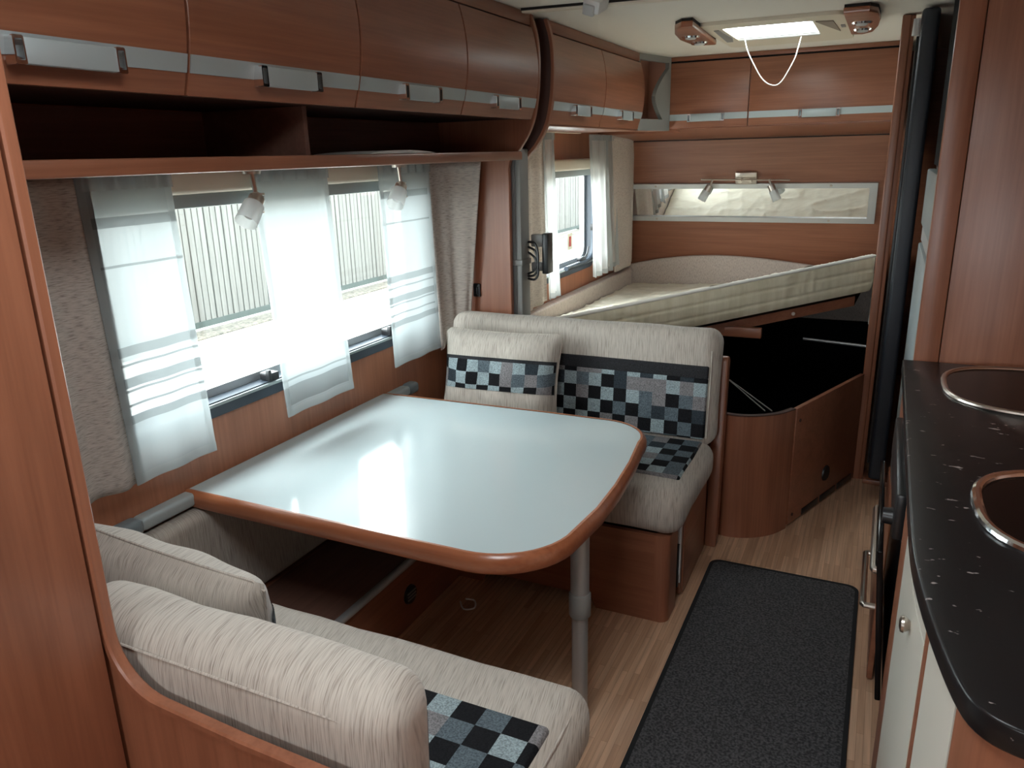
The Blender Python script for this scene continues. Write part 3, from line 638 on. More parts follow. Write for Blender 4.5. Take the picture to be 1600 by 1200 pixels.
# ------------------------------------------------------------------ spots under the shelf
def shelf_spot(y, label):
    t = thing('shelf_spot_lamp', (-1.35, y, 1.478), label, 'spot lamp', 'spot lamps under the open shelf')
    B().tube([(-1.35, y, 1.478), (-1.35, y, 1.470)], [0.022, 0.020], 16).build('ceiling_rose', 'nickel', t)
    B().tube([(-1.35, y, 1.474), (-1.35, y + 0.008, 1.418)], 0.005, 10).build('stem', 'nickel', t)
    a = Vector((-1.352, y + 0.014, 1.418)); d = Vector((0.10, -0.66, -0.66)).normalized()
    o = B().tube([a - d * 0.004, a + d * 0.004, a + d * 0.030], [0.012, 0.0185, 0.019], 18).build('holder', 'nickel', t)
    B().tube([a + Vector((0.0, 0.022, 0.004)), a + Vector((0, -0.02, 0.006))], 0.003, 8).build('pivot_pin', 'nickel', o)
    g = B(); n = 24
    s0, s1 = a + d * 0.026, a + d * 0.080; q = d.cross(Vector((0, 0, 1))).normalized(); r2 = d.cross(q)
    def cyl(u, v):
        an = 2 * math.pi * u; rr = 0.0245 + 0.002 * v; c = s0.lerp(s1, v); return c + (q * math.cos(an) + r2 * math.sin(an)) * rr
    g.grid(cyl, 24, 3).build('glass_shade', 'shade', t)
    B().tube([a + d * 0.03, a + d * 0.062], [0.008, 0.011], 12).build('bulb', 'white', t)
    for k in (0.5, 2.6): 
        e = s0.lerp(s1, 0.18) + (q * math.cos(k) + r2 * math.sin(k)) * 0.024
        B().tube([e - (e - s0.lerp(s1, 0.18)) * 0.2, e + (e - s0.lerp(s1, 0.18)) * 0.2], 0.0025, 8).build('clamp_screw', 'nickel', t)
shelf_spot(1.423, 'nickel and glass spot lamp under the shelf before the middle voile panel')
shelf_spot(2.043, 'nickel and glass spot lamp under the shelf before the far voile panel')
# ceiling track with one spot
t = thing('ceiling_track', (-0.6, 2.80, CZ), 'pale ceiling rail crossing above the partition fins', 'rail')
B().prism([(-1.24, 2.725), (-1.24, 2.755), (0.40, 2.915), (0.40, 2.885)], 'z', CZ - 0.016, CZ, 0.003).build('profile', 'cream', t)
B().prism([(-1.24, 2.719), (-1.24, 2.725), (0.40, 2.885), (0.40, 2.879)], 'z', CZ - 0.008, CZ).build('slot', 'slot', t)
t = thing('ceiling_spot', (-0.955, 2.78, CZ - 0.016), 'white spot lamp fixed to the ceiling rail', 'spot lamp')
MS = Matrix.Translation((-0.952, 2.70, 1.985)) @ Matrix.Rotation(0.35, 4, 'Y') @ Matrix.Rotation(0.4, 4, 'X')
B().box(-0.032, 0.032, -0.04, 0.04, -0.028, 0.016, 0.008, mtx=MS).build('housing', 'white', t)
B().box(-0.024, 0.016, -0.05, -0.03, -0.034, 0.0, 0.004, mtx=MS).build('lens', 'glass_frost', t)

# ------------------------------------------------------------------ table
TZ = 0.63
def table_outline(g):
    r = 0.20 + g; x1 = -0.605 + g
    pts = [(-1.672, 1.378 - g)] + [(-0.95, 1.372 - g)]
    c = (-0.79, 1.372 + 0.19)
    pts += [(c[0] + (0.19 + g) * math.cos(a), c[1] + (0.19 + g) * math.sin(a)) for a in [math.radians(-90 + 80 * k / 10) for k in range(11)]]
    pts += [(-0.588 + g, 1.70), (-0.590 + g, 1.85), (-0.602 + g, 2.02)]
    c = (-0.775, 2.195)
    pts += [(c[0] + (0.152 + g) * math.cos(a), c[1] + (0.152 + g) * math.sin(a)) for a in [math.radians(-4 + 94 * k / 10) for k in range(11)]]
    pts += [(-1.0, 2.345 + g), (-1.672, 2.325 + g)]
    return pts
t = thing('dinette_table', (-0.62, 1.66, 0.0), 'white topped dinette table with cherry edge and single metal leg', 'table')
B().prism(table_outline(0.0), 'z', TZ - 0.03, TZ).build('top', 'tabletop', t)
inner, outer = table_outline(-0.001), table_outline(0.019)
def strip(z_of):   # rounded lipping: sweep of a D section between inner and outer outlines
    b = B(); sec = [(0.0, 0.002), (0.35, 0.0025), (0.75, -0.003), (1.0, -0.014), (1.0, -0.034), (0.8, -0.043), (0.0, -0.045)]
    i0 = 0; n = len(inner)
    for k in range(n):
        for (f, dz) in sec:
            p = Vector(inner[k]).lerp(Vector(outer[k]), f); b.v.append(Vector((p.x, p.y, TZ + dz)))
    m = len(sec)
    for k in range(n - 1):
        for j in range(m - 1): b.f.append([k * m + j, (k + 1) * m + j, (k + 1) * m + j + 1, k * m + j + 1]); b.mi.append(0)
    return b
strip(None).build('edging', 'wood_trim', t)
B().prism(table_outline(-0.004), 'z', TZ - 0.044, TZ - 0.029).build('underside', 'wood_dark', t)
lg = B(); lg.tube([(-0.617, 1.655, 0.40), (-0.617, 1.655, 0.586)], 0.0245, 24); lg.tube([(-0.617, 1.655, 0.02), (-0.617, 1.655, 0.40)], 0.0215, 24); lg = lg.build('leg', 'alu_matt', t)
B().tube([(-0.617, 1.655, 0.335), (-0.617, 1.655, 0.34), (-0.617, 1.655, 0.40), (-0.617, 1.655, 0.405)], [0.026, 0.029, 0.029, 0.026], 24).build('clamp_collar', 'grey_plastic', lg)
B().tube([(-0.617, 1.655, 0.0), (-0.617, 1.655, 0.022)], [0.026, 0.025], 24).build('foot', 'grey_plastic', lg)
t = thing('wall_rail', (-1.65, 1.8, 0.6), 'aluminium table rail on the wall with grey end caps', 'rail')
B().box(-1.679, -1.632, 1.195, 2.46, 0.592, 0.628, 0.012, 4).build('profile', 'alu', t)
for (a, c) in ((1.118, 1.20), (2.455, 2.52)): B().box(-1.679, -1.628, a, c, 0.588, 0.632, 0.016, 4).build('end_cap', 'grey_end', t)

# ------------------------------------------------------------------ benches
def lumpy(o, amp, sc, seed=0):
    from mathutils import noise
    for v in o.data.vertices:
        nrm = v.normal; v.co += nrm * amp * noise.noise((v.co + Vector((seed, 0, 0))) * sc)
def cushion(name, x0, x1, y0, y1, z0, z1, bev, mat, parent, mtx=None, loc=None, amp=0.004):
    bm = bmesh.new(); bmesh.ops.create_cube(bm, size=1.0)
    for v in bm.verts: v.co = Vector(((x0 + x1) / 2 + v.co.x * (x1 - x0), (y0 + y1) / 2 + v.co.y * (y1 - y0), (z0 + z1) / 2 + v.co.z * (z1 - z0)))
    bmesh.ops.bevel(bm, geom=bm.edges[:], offset=bev, segments=6, profile=0.5, affect='EDGES', clamp_overlap=True)
    bmesh.ops.triangulate(bm, faces=[f for f in bm.faces if len(f.verts) > 4])
    longe = [e for e in bm.edges if e.calc_length() > 0.12]
    bmesh.ops.subdivide_edges(bm, edges=longe, cuts=9, use_grid_fill=True)
    b = B(); b._take(bm, mtx); o = b.build(name, mat, parent, loc, smooth=60)
    if amp: lumpy(o, amp, 7.0, x0 * 3)
    return o
def bench_base(name, loc, label): return thing(name, loc, label, 'bench')
# near bench
t = thing('dinette_bench', (-1.03, 0.95, 0.0), 'cherry wood bench box under the near seat cushion', 'bench', 'dinette bench boxes')
B().box(-1.665, -0.50, 0.655, 1.19, 0.0, 0.315, 0.01).build('box', 'wood_x', t)
t = thing('seat_cushion', (-1.02, 1.0, 0.315), 'beige streaked seat cushion of the near bench with checked centre', 'cushion', 'bench cushions')
cushion('pad', -1.60, -0.432, 0.70, 1.262, 0.317, 0.462, 0.055, 'fab_y', t)
cushion('checked_panel', -1.50, -0.470, 0.70, 1.105, 0.44, 0.468, 0.010, 'check_seat', t, amp=0)
B().tube([(-0.452, 0.80, 0.450), (-0.450, 1.10, 0.450), (-0.455, 1.225, 0.446)], 0.0025, 6).build('seam_piping', 'fab_x', t)
t = thing('backrest_cushion', (-0.8, 0.72, 0.466), 'beige streaked backrest cushion of the near bench', 'cushion', 'bench cushions')
MB = Matrix.Translation((0, 0.658, 0.468)) @ Matrix.Rotation(math.radians(-2), 4, 'X')
cushion('pad', -1.19, -0.512, 0.0, 0.135, 0.0, 0.346, 0.055, 'fab_z', t, MB, amp=0.006)
cushion('checked_panel', -1.15, -0.54, 0.125, 0.140, 0.06, 0.25, 0.006, 'check_back', t, MB, amp=0)
for (xs) in ((-1.15, -0.59),):
    B().tube([MB @ Vector((xs[0], 0.0035, 0.306)), MB @ Vector((-0.8, 0.0, 0.308)), MB @ Vector((xs[1], 0.0035, 0.304))], 0.0022, 6).build('seam', 'fab_x', t)
t = thing('wall_cushion', (-1.63, 1.6, 0.24), 'grey beige side cushion on the wall beneath the table rail', 'cushion', 'bench cushions')
cushion('pad', -1.676, -1.60, 0.98, 2.19, 0.245, 0.582, 0.03, 'fab_side', t, amp=0.002)
t = thing('wall_box', (-1.47, 1.74, 0.0), 'low dark wooden box along the wall beneath the table', 'box')
B().box(-1.676, -1.292, 1.195, 2.215, 0.0, 0.238, 0.004).build('body', 'wood_y', t)
B().box(-1.60, -1.292, 1.195, 2.215, 0.238, 0.243, 0.002).build('lid', 'wood_mid', t)
B().tube([(-1.285, 1.195, 0.236), (-1.285, 2.21, 0.236)], 0.013, 12).build('edge_tube', 'alu_matt', t)
o = B().tube([(-1.292, 1.86, 0.115), (-1.284, 1.86, 0.115)], [0.034, 0.031], 24).build('round_vent', 'black', t)
for k in (-0.012, 0.0, 0.012): B().box(-1.285, -1.281, 1.836, 1.884, 0.113 + k, 0.117 + k).build('vent_slat', 'grey_plastic', o)

# far bench
t = thing('dinette_bench', (-1.0, 2.5, 0.0), 'cherry wood bench box under the far seat cushion', 'bench', 'dinette bench boxes')
pts = [(-1.665, 0.0), (-1.20, 0.0), (-1.185, 0.03), (-1.16, 0.042), (-0.80, 0.042), (-0.775, 0.03), (-0.76, 0.0), (-0.56, 0.0), (-0.56, 0.315), (-1.665, 0.315)]
B().prism(pts, 'y', 2.195, 2.213).build('front_panel', 'wood_x', t)
B().prism([(-0.562, 2.1945)] + arc(-0.545, 2.225, 0.0305, 270, 360, 6) + [(-0.5145, 2.31), (-0.53, 2.31), (-0.53, 2.24), (-0.562, 2.215)], 'z', 0.0, 0.315).build('corner_post', 'wood_z', t)
B().box(-1.665, -0.535, 2.215, 2.765, 0.05, 0.311).build('carcass', 'slot', t)
o = B().box(-0.528, -0.507, 2.385, 2.735, 0.012, 0.318, 0.003).build('end_door', 'wood_y', t)
B().box(-0.527, -0.512, 2.372, 2.388, 0.012, 0.318, 0.003).build('door_frame', 'wood_z', t)
b = B(); b.box(-0.530, -0.511, 2.345, 2.360, 0.10, 0.285).box(-0.530, -0.512, 2.356, 2.366, 0.065, 0.14); b.build('hinge_strip', 'white', t)
b = B(); b.box(-0.530, -0.514, 2.332, 2.346, 0.06, 0.22); b.build('hinge_gap', 'black', t)
t = thing('bench_back_board', (-0.9, 2.82, 0.0), 'cherry wood back board rising behind the far bench backrest', 'board')
bp = [(2.775, 0.0), (2.82, 0.0), (2.87, 0.72)] + arc(2.845, 0.735, 0.024, 0, 120, 5) + [(2.822, 0.74)]
B().prism(bp, 'x', -0.515, -0.468, 0.008).build('end_board', 'wood_z', t)
B().prism([(2.805, 0.0), (2.82, 0.0), (2.868, 0.74), (2.853, 0.74)], 'x', -1.34, -0.50).build('back_board', 'wood_z', t)
t = thing('seat_cushion', (-1.0, 2.45, 0.315), 'beige streaked seat cushion of the far bench with checked centre', 'cushion', 'bench cushions')
cushion('pad', -1.60, -0.478, 2.178, 2.735, 0.317, 0.468, 0.06, 'fab_z', t)
cushion('checked_panel', -1.50, -0.520, 2.315, 2.72, 0.44, 0.474, 0.010, 'check_seat', t, amp=0)
t = thing('backrest_cushion', (-1.0, 2.72, 0.46), 'beige streaked backrest cushion with black band on the far bench', 'cushion', 'bench cushions')
MF = Matrix.Translation((0, 2.655, 0.452)) @ Matrix.Rotation(math.radians(-6), 4, 'X')
cushion('pad', -1.585, -0.482, 0.0, 0.135, 0.0, 0.435, 0.052, 'fab_z', t, MF, amp=0.005)
cushion('checked_panel', -1.50, -0.512, -0.010, 0.02, 0.035, 0.262, 0.008, 'check_back', t, MF, amp=0.0)
cushion('black_band', -1.52, -0.512, -0.009, 0.02, 0.258, 0.305, 0.006, 'black_cloth', t, MF, amp=0)
B().tube([MF @ Vector((-0.505, 0.002, 0.04)), MF @ Vector((-0.503, -0.001, 0.2)), MF @ Vector((-0.505, 0.002, 0.36))], 0.003, 6).build('seam_piping', 'fab_x', t)

def pillow(loc, W, H, T, mtx, label, band):
    t = thing('throw_pillow', loc, label, 'pillow', 'throw pillows')
    def prof(u, v):
        return (max(0.0, 1 - abs(u) ** 3.2) * max(0.0, 1 - abs(v) ** 3.2)) ** 0.55
    def pt(u, v, s, ex=0.0):
        pin = 1 - 0.05 * (1 - abs(u) ** 2) * abs(v) ** 4 ; pin2 = 1 - 0.06 * (1 - abs(v) ** 2) * abs(u) ** 4
        wr = 0.006 * math.sin(9 * u + 4 * v) * math.cos(7 * v)
        return mtx @ Vector((W / 2 * u * pin2, s * (T / 2 * prof(u, v) + ex + wr * prof(u, v)), H / 2 * v * pin))
    b = B()
    for s in (-1, 1): b.grid(lambda a, c: pt(2 * a - 1, 2 * c - 1, s), 28, 24)
    b.build('cover', 'fab_z', t, smooth=80)
    v0, v1 = band
    b = B(); b.grid(lambda a, c: pt((2 * a - 1) * 0.985, v0 + (v1 - v0) * c, -1, 0.003), 28, 12); b.build('patterned_band', 'check_pillow', t, smooth=80)
    b = B(); b.grid(lambda a, c: pt((2 * a - 1) * 0.985, v1 + 0.07 * c, -1, 0.0035), 28, 3); b.build('dark_edge', 'black_cloth', t, smooth=80)
    e = [pt(math.cos(k) / max(abs(math.cos(k)), abs(math.sin(k))), math.sin(k) / max(abs(math.cos(k)), abs(math.sin(k))), 1) for k in [2 * math.pi * q / 60 for q in range(60)]]
    B().tube(e, 0.003, 6, closed=True).build('seam', 'fab_x', t)
PM = Matrix.Translation((-1.275, 2.545, 0.672)) @ Matrix.Rotation(math.radians(7), 4, 'Z') @ Matrix.Rotation(math.radians(-14), 4, 'X') @ Matrix.Rotation(math.radians(1), 4, 'Y')
pillow((-1.275, 2.545, 0.50), 0.475, 0.37, 0.15, PM, 'plump pillow with checked band leaning on the far backrest', (-0.24, 0.36))
PM = Matrix.Translation((-1.185, 0.905, 0.645)) @ Matrix.Rotation(math.radians(5), 4, 'Y') @ Matrix.Rotation(math.radians(182), 4, 'Z') @ Matrix.Rotation(math.radians(-10), 4, 'X')
pillow((-1.18, 0.885, 0.48), 0.50, 0.33, 0.15, PM, 'beige pillow lying against the near backrest at the wall', (-0.24, 0.36))

# ------------------------------------------------------------------ bed
t = thing('bed_box', (-0.9, 4.2, 0.0), 'cherry wood bed box with curved corner and open dark storage', 'bed')
path = smoothpath([(-0.50, 2.895, 0), (-0.44, 2.882, 0), (-0.36, 2.905, 0), (-0.285, 2.965, 0), (-0.238, 3.045, 0)], 5)
def ribbon(path, th, z0, z1):
    b = B(); n = len(path); L0 = []; L1 = []
    for i, p in enumerate(path):
        d = (path[min(i + 1, n - 1)] - path[max(i - 1, 0)]).normalized(); nr = Vector((-d.y, d.x, 0)); L0.append((p.x, p.y)); L1.append((p.x + nr.x * th, p.y + nr.y * th))
    b.prism(L0 + L1[::-1], 'z', z0, z1); return b
ribbon(path, 0.018, 0.0, 0.515).build('curved_panel', 'wood_z', t)
ribbon([p + Vector((0, 0, 0)) for p in path], 0.02, 0.513, 0.519).build('panel_edging', 'wood_dark', t)
D0, D1 = Vector((-0.232, 3.055, 0)), Vector((-0.010, 3.672, 0))
DA = math.atan2((D1 - D0).y, (D1 - D0).x); DL = (D1 - D0).length; MD = Matrix.Translation(D0) @ Matrix.Rotation(DA, 4, 'Z')
o = B().box(0.0, DL, 0.0, 0.018, 0.012, 0.515, 0.002, mtx=MD).build('access_panel', 'wood_x', t)
B().tube([MD @ Vector((0.33, 0.002, 0.138)), MD @ Vector((0.33, -0.006, 0.138))], [0.036, 0.033], 24).build('round_vent', 'black', o)
for k in range(3): B().box(0.12 + 0.175 * k, 0.275 + 0.175 * k, -0.003, 0.004, 0.014, 0.042, 0.002, mtx=MD).build('vent_slot', 'black', o)
for (x, z) in ((0.03, 0.46), (0.03, 0.05)): B().tube([MD @ Vector((x, 0.001, z)), MD @ Vector((x, -0.004, z))], 0.007, 10).build('screw_cap', 'wood_dark', o)
b = B(); b.box(-1.66, 0.02, 5.36, 5.38, 0.0, 0.40).box(0.02, 0.03, 3.75, 5.38, 0.0, 0.80).box(-1.66, -0.5, 2.985, 2.99, 0.0, 0.50).prism([(-1.66, 2.985), (-0.49, 2.985), (-0.26, 3.08), (0.0, 3.76), (0.0, 5.36), (-1.66, 5.36)], 'z', 0.005, 0.02); b.build('storage_shade', 'black_matt', t)  # black panels put the shade of the open storage into colour
for (p, q) in (((-0.562, 3.35, 0.53), (-0.350, 3.03, 0.5)), ((-0.545, 3.35, 0.52), (-0.325, 3.04, 0.5))): B().tube([p, q], 0.0025, 6).build('strap', 'grey_plastic', t)
B().tube([(-0.30, 3.92, 0.60), (0.01, 3.88, 0.593)], 0.007, 8).build('lift_strut', 'alu_matt', t)
# lifting mattress surface: flat by the wall, tipped up towards the aisle
def lift(x, y):
    d = (x + 1.60) * 0.901 - (y - 4.2) * 0.433; k = 9.0
    return 0.285 * math.log(1 + math.exp(k * (d - 0.04))) / k
def front(x, g=0.0): 
    return (3.0 if x < -1.2 else 3.0 + (x + 1.2) * 0.8 / 1.17) + g
MT0, MT1 = -1.605, -0.035
def ztop(x, y): return 0.583 + lift(x, y)
def slatplate(x, y): return ztop(x, y) - 0.168
b = B()
X0, X1 = -1.58, -0.085
b.grid(lambda u, v: (X0 + (X1 - X0) * u, front(X0 + (X1 - X0) * u, 0.05) * (1 - v) + 5.36 * v, slatplate(X0 + (X1 - X0) * u, front(X0 + (X1 - X0) * u, 0.05) * (1 - v) + 5.36 * v)), 24, 16)
b.grid(lambda u, v: (X0 + (X1 - X0) * u, front(X0 + (X1 - X0) * u, 0.05), slatplate(X0 + (X1 - X0) * u, front(X0 + (X1 - X0) * u, 0.05)) - 0.045 * v), 24, 2)
b.grid(lambda u, v: (X0 + (X1 - X0) * u, front(X0 + (X1 - X0) * u, 0.05) * (1 - v) + 5.36 * v, slatplate(X0 + (X1 - X0) * u, front(X0 + (X1 - X0) * u, 0.05) * (1 - v) + 5.36 * v) - 0.045), 24, 16)
b.build('lifting_frame', 'wood_x', t)
B().box(-0.62, -0.44, 3.46, 3.49, 0.69, 0.735, 0.004).build('frame_batten', 'wood_x', t)
B().tube([(-0.33, 3.655, 0.775), (-0.33, 3.64, 0.775)], 0.008, 10).build('bolt', 'nickel', t)

t = thing('mattress', (-0.8, 4.2, 0.43), 'cream quilted mattress tipped up at the aisle corner', 'mattress')
b = B()
def mt(u, v):
    x = MT0 + (MT1 - MT0) * u; y = front(x) * (1 - v) + 5.385 * v
    from mathutils import noise
    return (x, y, ztop(x, y) + 0.010 * (1 - abs(noise.noise(Vector((x * 2.2 + y * 1.2, y * 7 - x * 2, 0))) * 2)) ** 5 + 0.007 * (1 - abs(noise.noise(Vector((x * 9, y * 2.4, 5))) * 2)) ** 6)
b.grid(mt, 110, 140)
b.build('top_cover', 'matt_top', t)
b = B(); NS = 90
edge = []
for k in range(NS + 1):
    x = MT0 + (MT1 - 0.02 - MT0) * k / NS; edge.append((x, front(x)))
edge += [(MT1 - 0.01, front(MT1) - 0.004), (MT1 + 0.004, front(MT1) + 0.012)] + [(MT1 + 0.006, front(MT1) + 0.02 + (5.385 - front(MT1) - 0.02) * k / 30) for k in range(31)]
def sd(u, v):
    f = u * (len(edge) - 1); i = min(int(f), len(edge) - 2); a, c = edge[i], edge[i + 1]; g = f - i
    x, y = a[0] + (c[0] - a[0]) * g, a[1] + (c[1] - a[1]) * g
    dx, dy = c[0] - a[0], c[1] - a[1]; ln = math.hypot(dx, dy) or 1; nx, ny = dy / ln, -dx / ln
    sm = math.exp(-((v - 0.36) / 0.035) ** 2) + math.exp(-((v - 0.72) / 0.035) ** 2)
    q = 0.010 * (1 - (2 * v - 1) ** 4) - 0.005 * sm + 0.0012 * math.sin(f * 2.3 + 4 * math.sin(f * 0.31) + 3 * v) * max(0.0, math.sin(f * 0.17 + 1.5)) * math.sin(math.pi * v) ** 0.5
    return (x + nx * q, y + ny * q, ztop(x, y) - 0.155 * v)
b.grid(sd, 420, 28); b.build('quilted_border', 'matt_side', t, smooth=70)
pe = [Vector((x, y, ztop(x, y) + 0.002)) for x, y in edge]
B().tube(pe, 0.008, 8).build('top_piping', 'piping', t)
b = B(); b.grid(lambda u, v: (mt(u, v)[0], mt(u, v)[1], ztop(*mt(u, v)[:2]) - 0.155), 30, 40); b.build('bottom_cover', 'matt_side', t)

t = thing('headboard_cushion', (-0.9, 5.42, 0.45), 'low arched beige headboard cushion along the rear wall', 'cushion')
hp = [(-1.655, 0.40), (0.0, 0.40), (0.0, 0.70), (-0.25, 0.735), (-0.565, 0.772), (-0.85, 0.795), (-1.124, 0.795), (-1.4, 0.765), (-1.655, 0.712)]
hp = hp[:2] + [(p.x, p.y) for p in smoothpath([(x, z, 0) for x, z in hp[2:]], 5)]
B().prism(hp, 'y', 5.395, 5.437, 0.012, 3).build('pad', 'fab_bed', t, smooth=50)
t = thing('bedside_wall_cushion', (-1.64, 4.2, 0.45), 'low beige cushion strip along the wall below the bed window', 'cushion')
cushion('pad', -1.678, -1.612, 3.0, 5.392, 0.42, 0.695, 0.012, 'fab_bed', t, amp=0)

# ------------------------------------------------------------------ post, mirror door, dark door on the right
t = thing('wooden_post', (0.01, 3.70, 0.0), 'slim cherry wood post beside the bed corner', 'post')
B().box(-0.016, 0.018, 3.685, 3.725, 0.0, 1.993, 0.006, 3).build('shaft', 'wood_z', t)
B().box(-0.016, 0.032, 3.69, 3.74, 0.0, 1.99, 0.002).build('rear_batten', 'wood_z', t)
t = thing('mirror_door', (0.08, 4.3, 0.0), 'mirrored door panel just behind the wooden post', 'door')
B().box(0.070, 0.085, 3.745, 5.2, 0.0, 1.99).build('panel', 'wood_z', t)
B().box(0.066, 0.070, 3.75, 5.1, 0.45, 1.93).build('glass', 'mirror', t)
t = thing('navy_door', (0.085, 3.55, 0.09), 'tall navy black door edge standing beside the wooden post', 'door')
B().box(0.050, 0.112, 3.49, 3.62, 0.085, 1.985, 0.014, 4).build('leaf', 'navy', t)
B().box(0.040, 0.052, 3.60, 3.66, 0.12, 1.90, 0.003).build('seal', 'black', t)
b = B(); b.tube([(0.040, 3.58, 1.90), (0.040, 3.58, 1.96)], [0.018, 0.016], 16); tag(b.build('corner_lamp', 'glass_frost', None, (0.040, 3.58, 1.90)), 'small round lamp high on the navy door frame', 'lamp')
b = B(); b.box(0.03, 0.2, 3.64, 3.76, 0.0, 0.022, 0.004); tag(b.build('door_sill', 'wood_x', None, (0.1, 3.7, 0)), 'wooden threshold on the floor beneath the navy door', 'threshold')
b = B(); b.grid(lambda u, v: (-0.018 + 0.045 * u, 3.93 + 0.008 * math.sin(9 * u) * v, 0.93 - 0.24 * v - 0.02 * math.sin(3 * u)), 10, 12)
tag(b.build('white_towel', 'piping', None, (0.0, 3.93, 0.93), thick=0.006), 'small white cloth hanging behind the wooden post', 'cloth')
b = B(); b.tube([(0.0, 3.96, 0.90), (-0.004, 3.96, 1.2)], 0.012, 8); b.box(-0.02, 0.005, 3.95, 3.965, 0.90, 1.0, 0.003)
tag(b.build('hanging_strap', 'black', None, (0.0, 3.96, 0.90)), 'dark strap hanging above the white cloth behind the post', 'strap')
t = thing('fridge', (0.45, 2.85, 0.25), 'pale grey fridge built in beyond the kitchen', 'fridge')
B().box(0.150, 0.74, 2.475, 3.22, 0.27, 1.42).build('body', 'grey_plastic', t)
B().box(0.122, 0.150, 2.475, 3.21, 0.275, 1.155, 0.006).build('lower_door', 'fridge', t)
B().box(0.128, 0.150, 2.475, 3.21, 1.16, 1.215, 0.006).build('control_band', 'alu_matt', t)
B().box(0.122, 0.150, 2.475, 3.21, 1.22, 1.415, 0.006).build('upper_door', 'fridge', t)
t = thing('tall_cabinet', (0.43, 2.9, 0.0), 'tall cherry wood cabinet side standing at the end of the worktop', 'cabinet')
B().box(0.183, 0.745, 2.447, 2.470, 0.0, 1.993, 0.001).build('side_panel', 'wood_z', t)
B().box(0.118, 0.181, 2.444, 2.472, 0.0, 1.993, 0.003).build('stile', 'wood_z', t)
B().box(0.14, 0.74, 2.475, 3.22, 1.43, 1.99).build('niche_shade', 'black_matt', t)  # black block painting the shade of the niche over the fridge
B().box(0.16, 0.74, 3.23, 3.48, 0.0, 1.99).build('shadow_wall', 'wood_dark', t)  # dark veneer paints the shadow between fridge and navy door
B().box(0.118, 0.74, 2.475, 3.22, 0.0, 0.262).build('base_panel', 'wood_y', t)

# ------------------------------------------------------------------ kitchen
def kitchen_path(g=0.0):
    P = [(0.09, 2.44), (0.09, 1.9), (0.090, 1.5), (0.0905, 1.30), (0.0945, 1.18), (0.109, 1.04), (0.130, 0.915), (0.150, 0.862), (0.185, 0.838), (0.24, 0.832), (0.32, 0.83), (0.74, 0.83)]
    S = smoothpath([(x, y, 0) for x, y in P], 4); out = []
    for i, p in enumerate(S):
        d = (S[min(i + 1, len(S) - 1)] - S[max(i - 1, 0)]).normalized(); out.append(p + Vector((-d.y, d.x, 0)) * g)
    return out
kp = kitchen_path(0.0)
poly = [(p.x, p.y) for p in kp] + [(0.745, 2.44)]
t = thing('worktop', (0.4, 1.6, 0.865), 'black speckled kitchen worktop with rounded corner', 'worktop')
b = B(); b.prism(poly, 'z', 0.864, 0.90, 0.004, 2); b.build('slab', 'worktop', t, smooth=50)
t = thing('kitchen_unit', (0.42, 1.6, 0.0), 'kitchen base unit with cream fronts under the black worktop', 'cabinet')
k2 = kitchen_path(0.045)
def along(path, y0, y1):
    s = [p for p in path if min(y0, y1) - 1e-6 <= p.y <= max(y0, y1) + 1e-6]
    def at(y):
        for a, c in zip(path[:-1], path[1:]):
            if (a.y - y) * (c.y - y) <= 0 and abs(a.y - c.y) > 1e-6: return a.lerp(c, (y - a.y) / (c.y - a.y))
        return path[0]
    return [at(max(y0, y1))] + [p for p in s if min(y0, y1) + 0.004 < p.y < max(y0, y1) - 0.004] + [at(min(y0, y1))]
B().prism([(p.x, p.y) for p in along(k2, 0.885, 1.64)] + [(0.74, 0.885), (0.74, 1.64)], 'z', 0.07, 0.861).build('carcass', 'wood_z', t)
k3 = kitchen_path(0.011)
o = ribbon(along(k3, 1.10, 1.495), 0.02, 0.10, 0.812).build('cupboard_door', 'cream_door', t)
B().tube([(0.104, 1.225, 0.765), (0.094, 1.225, 0.765), (0.090, 1.225, 0.765), (0.087, 1.225, 0.765)], [0.006, 0.014, 0.013, 0.006], 16).build('knob', 'nickel', o)
ribbon(along(k3, 1.10, 1.495), 0.02, 0.818, 0.858).build('top_rail', 'cream_door', t)
ribbon(along(k3, 1.50, 1.642), 0.02, 0.06, 0.86).build('stile', 'wood_z', t)
ribbon(along(k3, 1.078, 1.096), 0.022, 0.06, 0.86).build('stile', 'wood_z', t)
ribbon(along(k3, 0.93, 1.072), 0.02, 0.08, 0.858).build('curved_front', 'cream_door', t)
b = B(); b.prism([(p.x, p.y) for p in along(k3, 0.845, 0.925)] + [(0.70, 0.845), (0.70, 0.88), (0.2, 0.88)], 'z', 0.0, 0.86); b.build('corner_panel', 'wood_z', t)
o = B().box(0.088, 0.104, 2.15, 2.95, 0.008, 0.285, 0.003).build('plinth_drawer', 'wood_y', t)
b = B(); b.tube([(0.100, 2.02 + 0.14, 0.24), (0.06, 2.02 + 0.14, 0.24), (0.056, 2.165, 0.24), (0.056, 2.48, 0.24), (0.06, 2.485, 0.24), (0.10, 2.485, 0.24)], 0.009, 10); b.build('bar_handle', 'nickel', o)
B().box(0.100, 0.128, 2.215, 2.44, 0.30, 0.86, 0.003).build('stile', 'wood_z', t)
t = thing('oven', (0.3, 1.92, 0.2), 'black built-in oven with door slightly open and steel handle', 'oven')
B().box(0.104, 0.60, 1.65, 2.205, 0.30, 0.855).build('housing', 'black', t)
B().box(0.082, 0.104, 1.665, 2.20, 0.695, 0.80, 0.006).build('control_panel', 'black', t)
B().tube([(0.09, 1.72, 0.725), (0.062, 1.72, 0.725)], [0.020, 0.017], 16).build('knob', 'black', t)
MO = Matrix.Translation((0.102, 0, 0.302)) @ Matrix.Rotation(math.radians(-5.0), 4, 'Y')
o = B().box(-0.012, 0.0, 1.652, 2.20, 0.0, 0.37, 0.003, mtx=MO).build('door', 'black_glass', t)
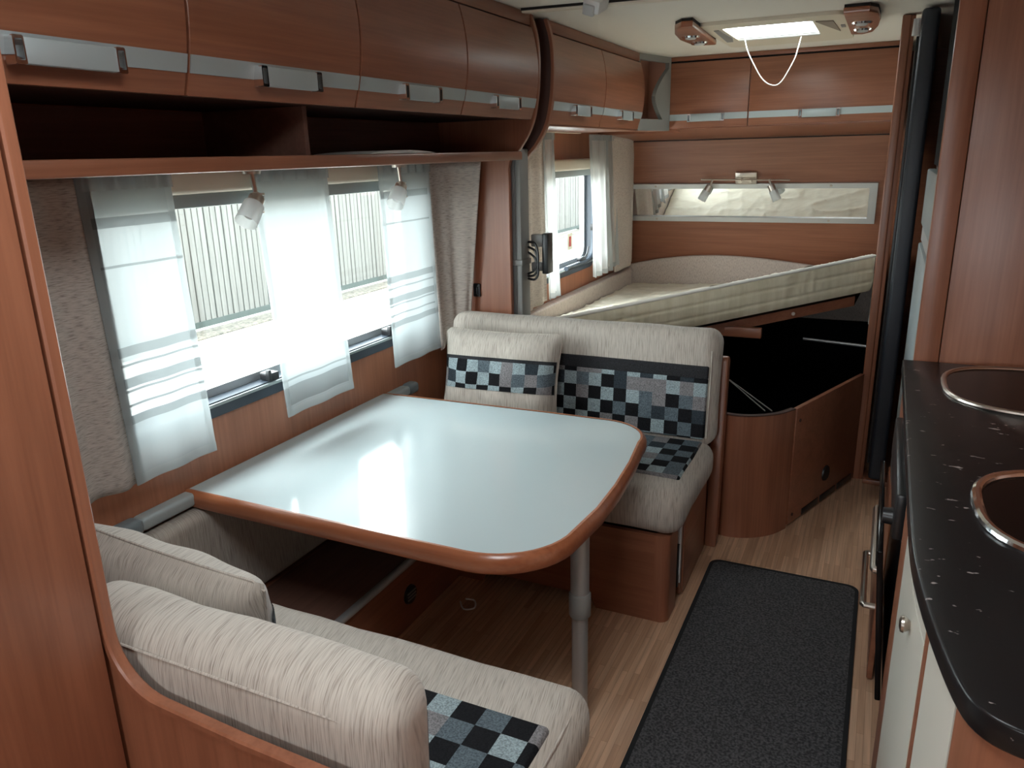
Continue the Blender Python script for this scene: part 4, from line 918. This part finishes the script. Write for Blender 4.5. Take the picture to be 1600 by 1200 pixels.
b = B(); b.tube([MO @ Vector(p) for p in ((-0.008, 1.70, 0.30), (-0.016, 1.70, 0.30), (-0.018, 1.706, 0.30), (-0.018, 2.03, 0.30), (-0.016, 2.036, 0.30), (-0.008, 2.036, 0.30))], 0.0085, 10); b.build('handle', 'nickel', o)
# sink and hob, dark disc inside each metal rim, the sink's standing in for its dark basin
def sup(cx, cy, a, b_, p, n=48):
    return [(cx + a * math.copysign(abs(math.cos(k)) ** (2 / p), math.cos(k)), cy + b_ * math.copysign(abs(math.sin(k)) ** (2 / p), math.sin(k))) for k in [2 * math.pi * i / n for i in range(n)]]
t = thing('sink', (0.45, 1.43, 0.90), 'sink with bright chrome rim set into the black worktop', 'sink')
B().tube([(x, y, 0.905) for x, y in sup(0.45, 1.425, 0.255, 0.195, 2.9)], 0.009, 10, closed=True).build('rim', 'chrome', t)
B().prism(sup(0.45, 1.425, 0.252, 0.192, 2.9), 'z', 0.9005, 0.904).build('cover', 'black_glass', t)
t = thing('hob', (0.46, 2.2, 0.90), 'dark glass hob cover with grey rim near the tall cabinet', 'hob')
B().tube([(x, y, 0.904) for x, y in sup(0.455, 2.195, 0.272, 0.215, 2.9)], 0.007, 10, closed=True).build('rim', 'nickel', t)
B().prism(sup(0.455, 2.195, 0.270, 0.213, 2.9), 'z', 0.9005, 0.9045).build('cover', 'black_glass', t)

# ------------------------------------------------------------------ floor mat
t = thing('floor_mat', (-0.2, 2.0, 0.0), 'charcoal carpet runner with black edge on the oak floor', 'rug')
B().prism(rrect(-0.452, 0.042, 0.95, 2.662, 0.03), 'z', 0.0, 0.008, 0.002).build('pile', 'mat', t)
B().ring(rrect(-0.463, 0.052, 0.94, 2.672, 0.04), rrect(-0.450, 0.040, 0.953, 2.660, 0.03), 'z', 0.0, 0.0085).build('bound_edge', 'mat_edge', t)
b = B(); b.tube(smoothpath([(-1.19, 2.05, 0.012), (-1.16, 2.06, 0.006), (-1.14, 2.02, 0.006), (-1.17, 2.0, 0.006), (-1.2, 2.03, 0.01)], 5), 0.003, 6)
tag(b.build('cable_loop', 'white', None, (-1.17, 2.03, 0.0)), 'little white loop lying on the floor beneath the table', 'cable')

for o in list(bpy.data.objects):
    if 'base' in o: del o['base']
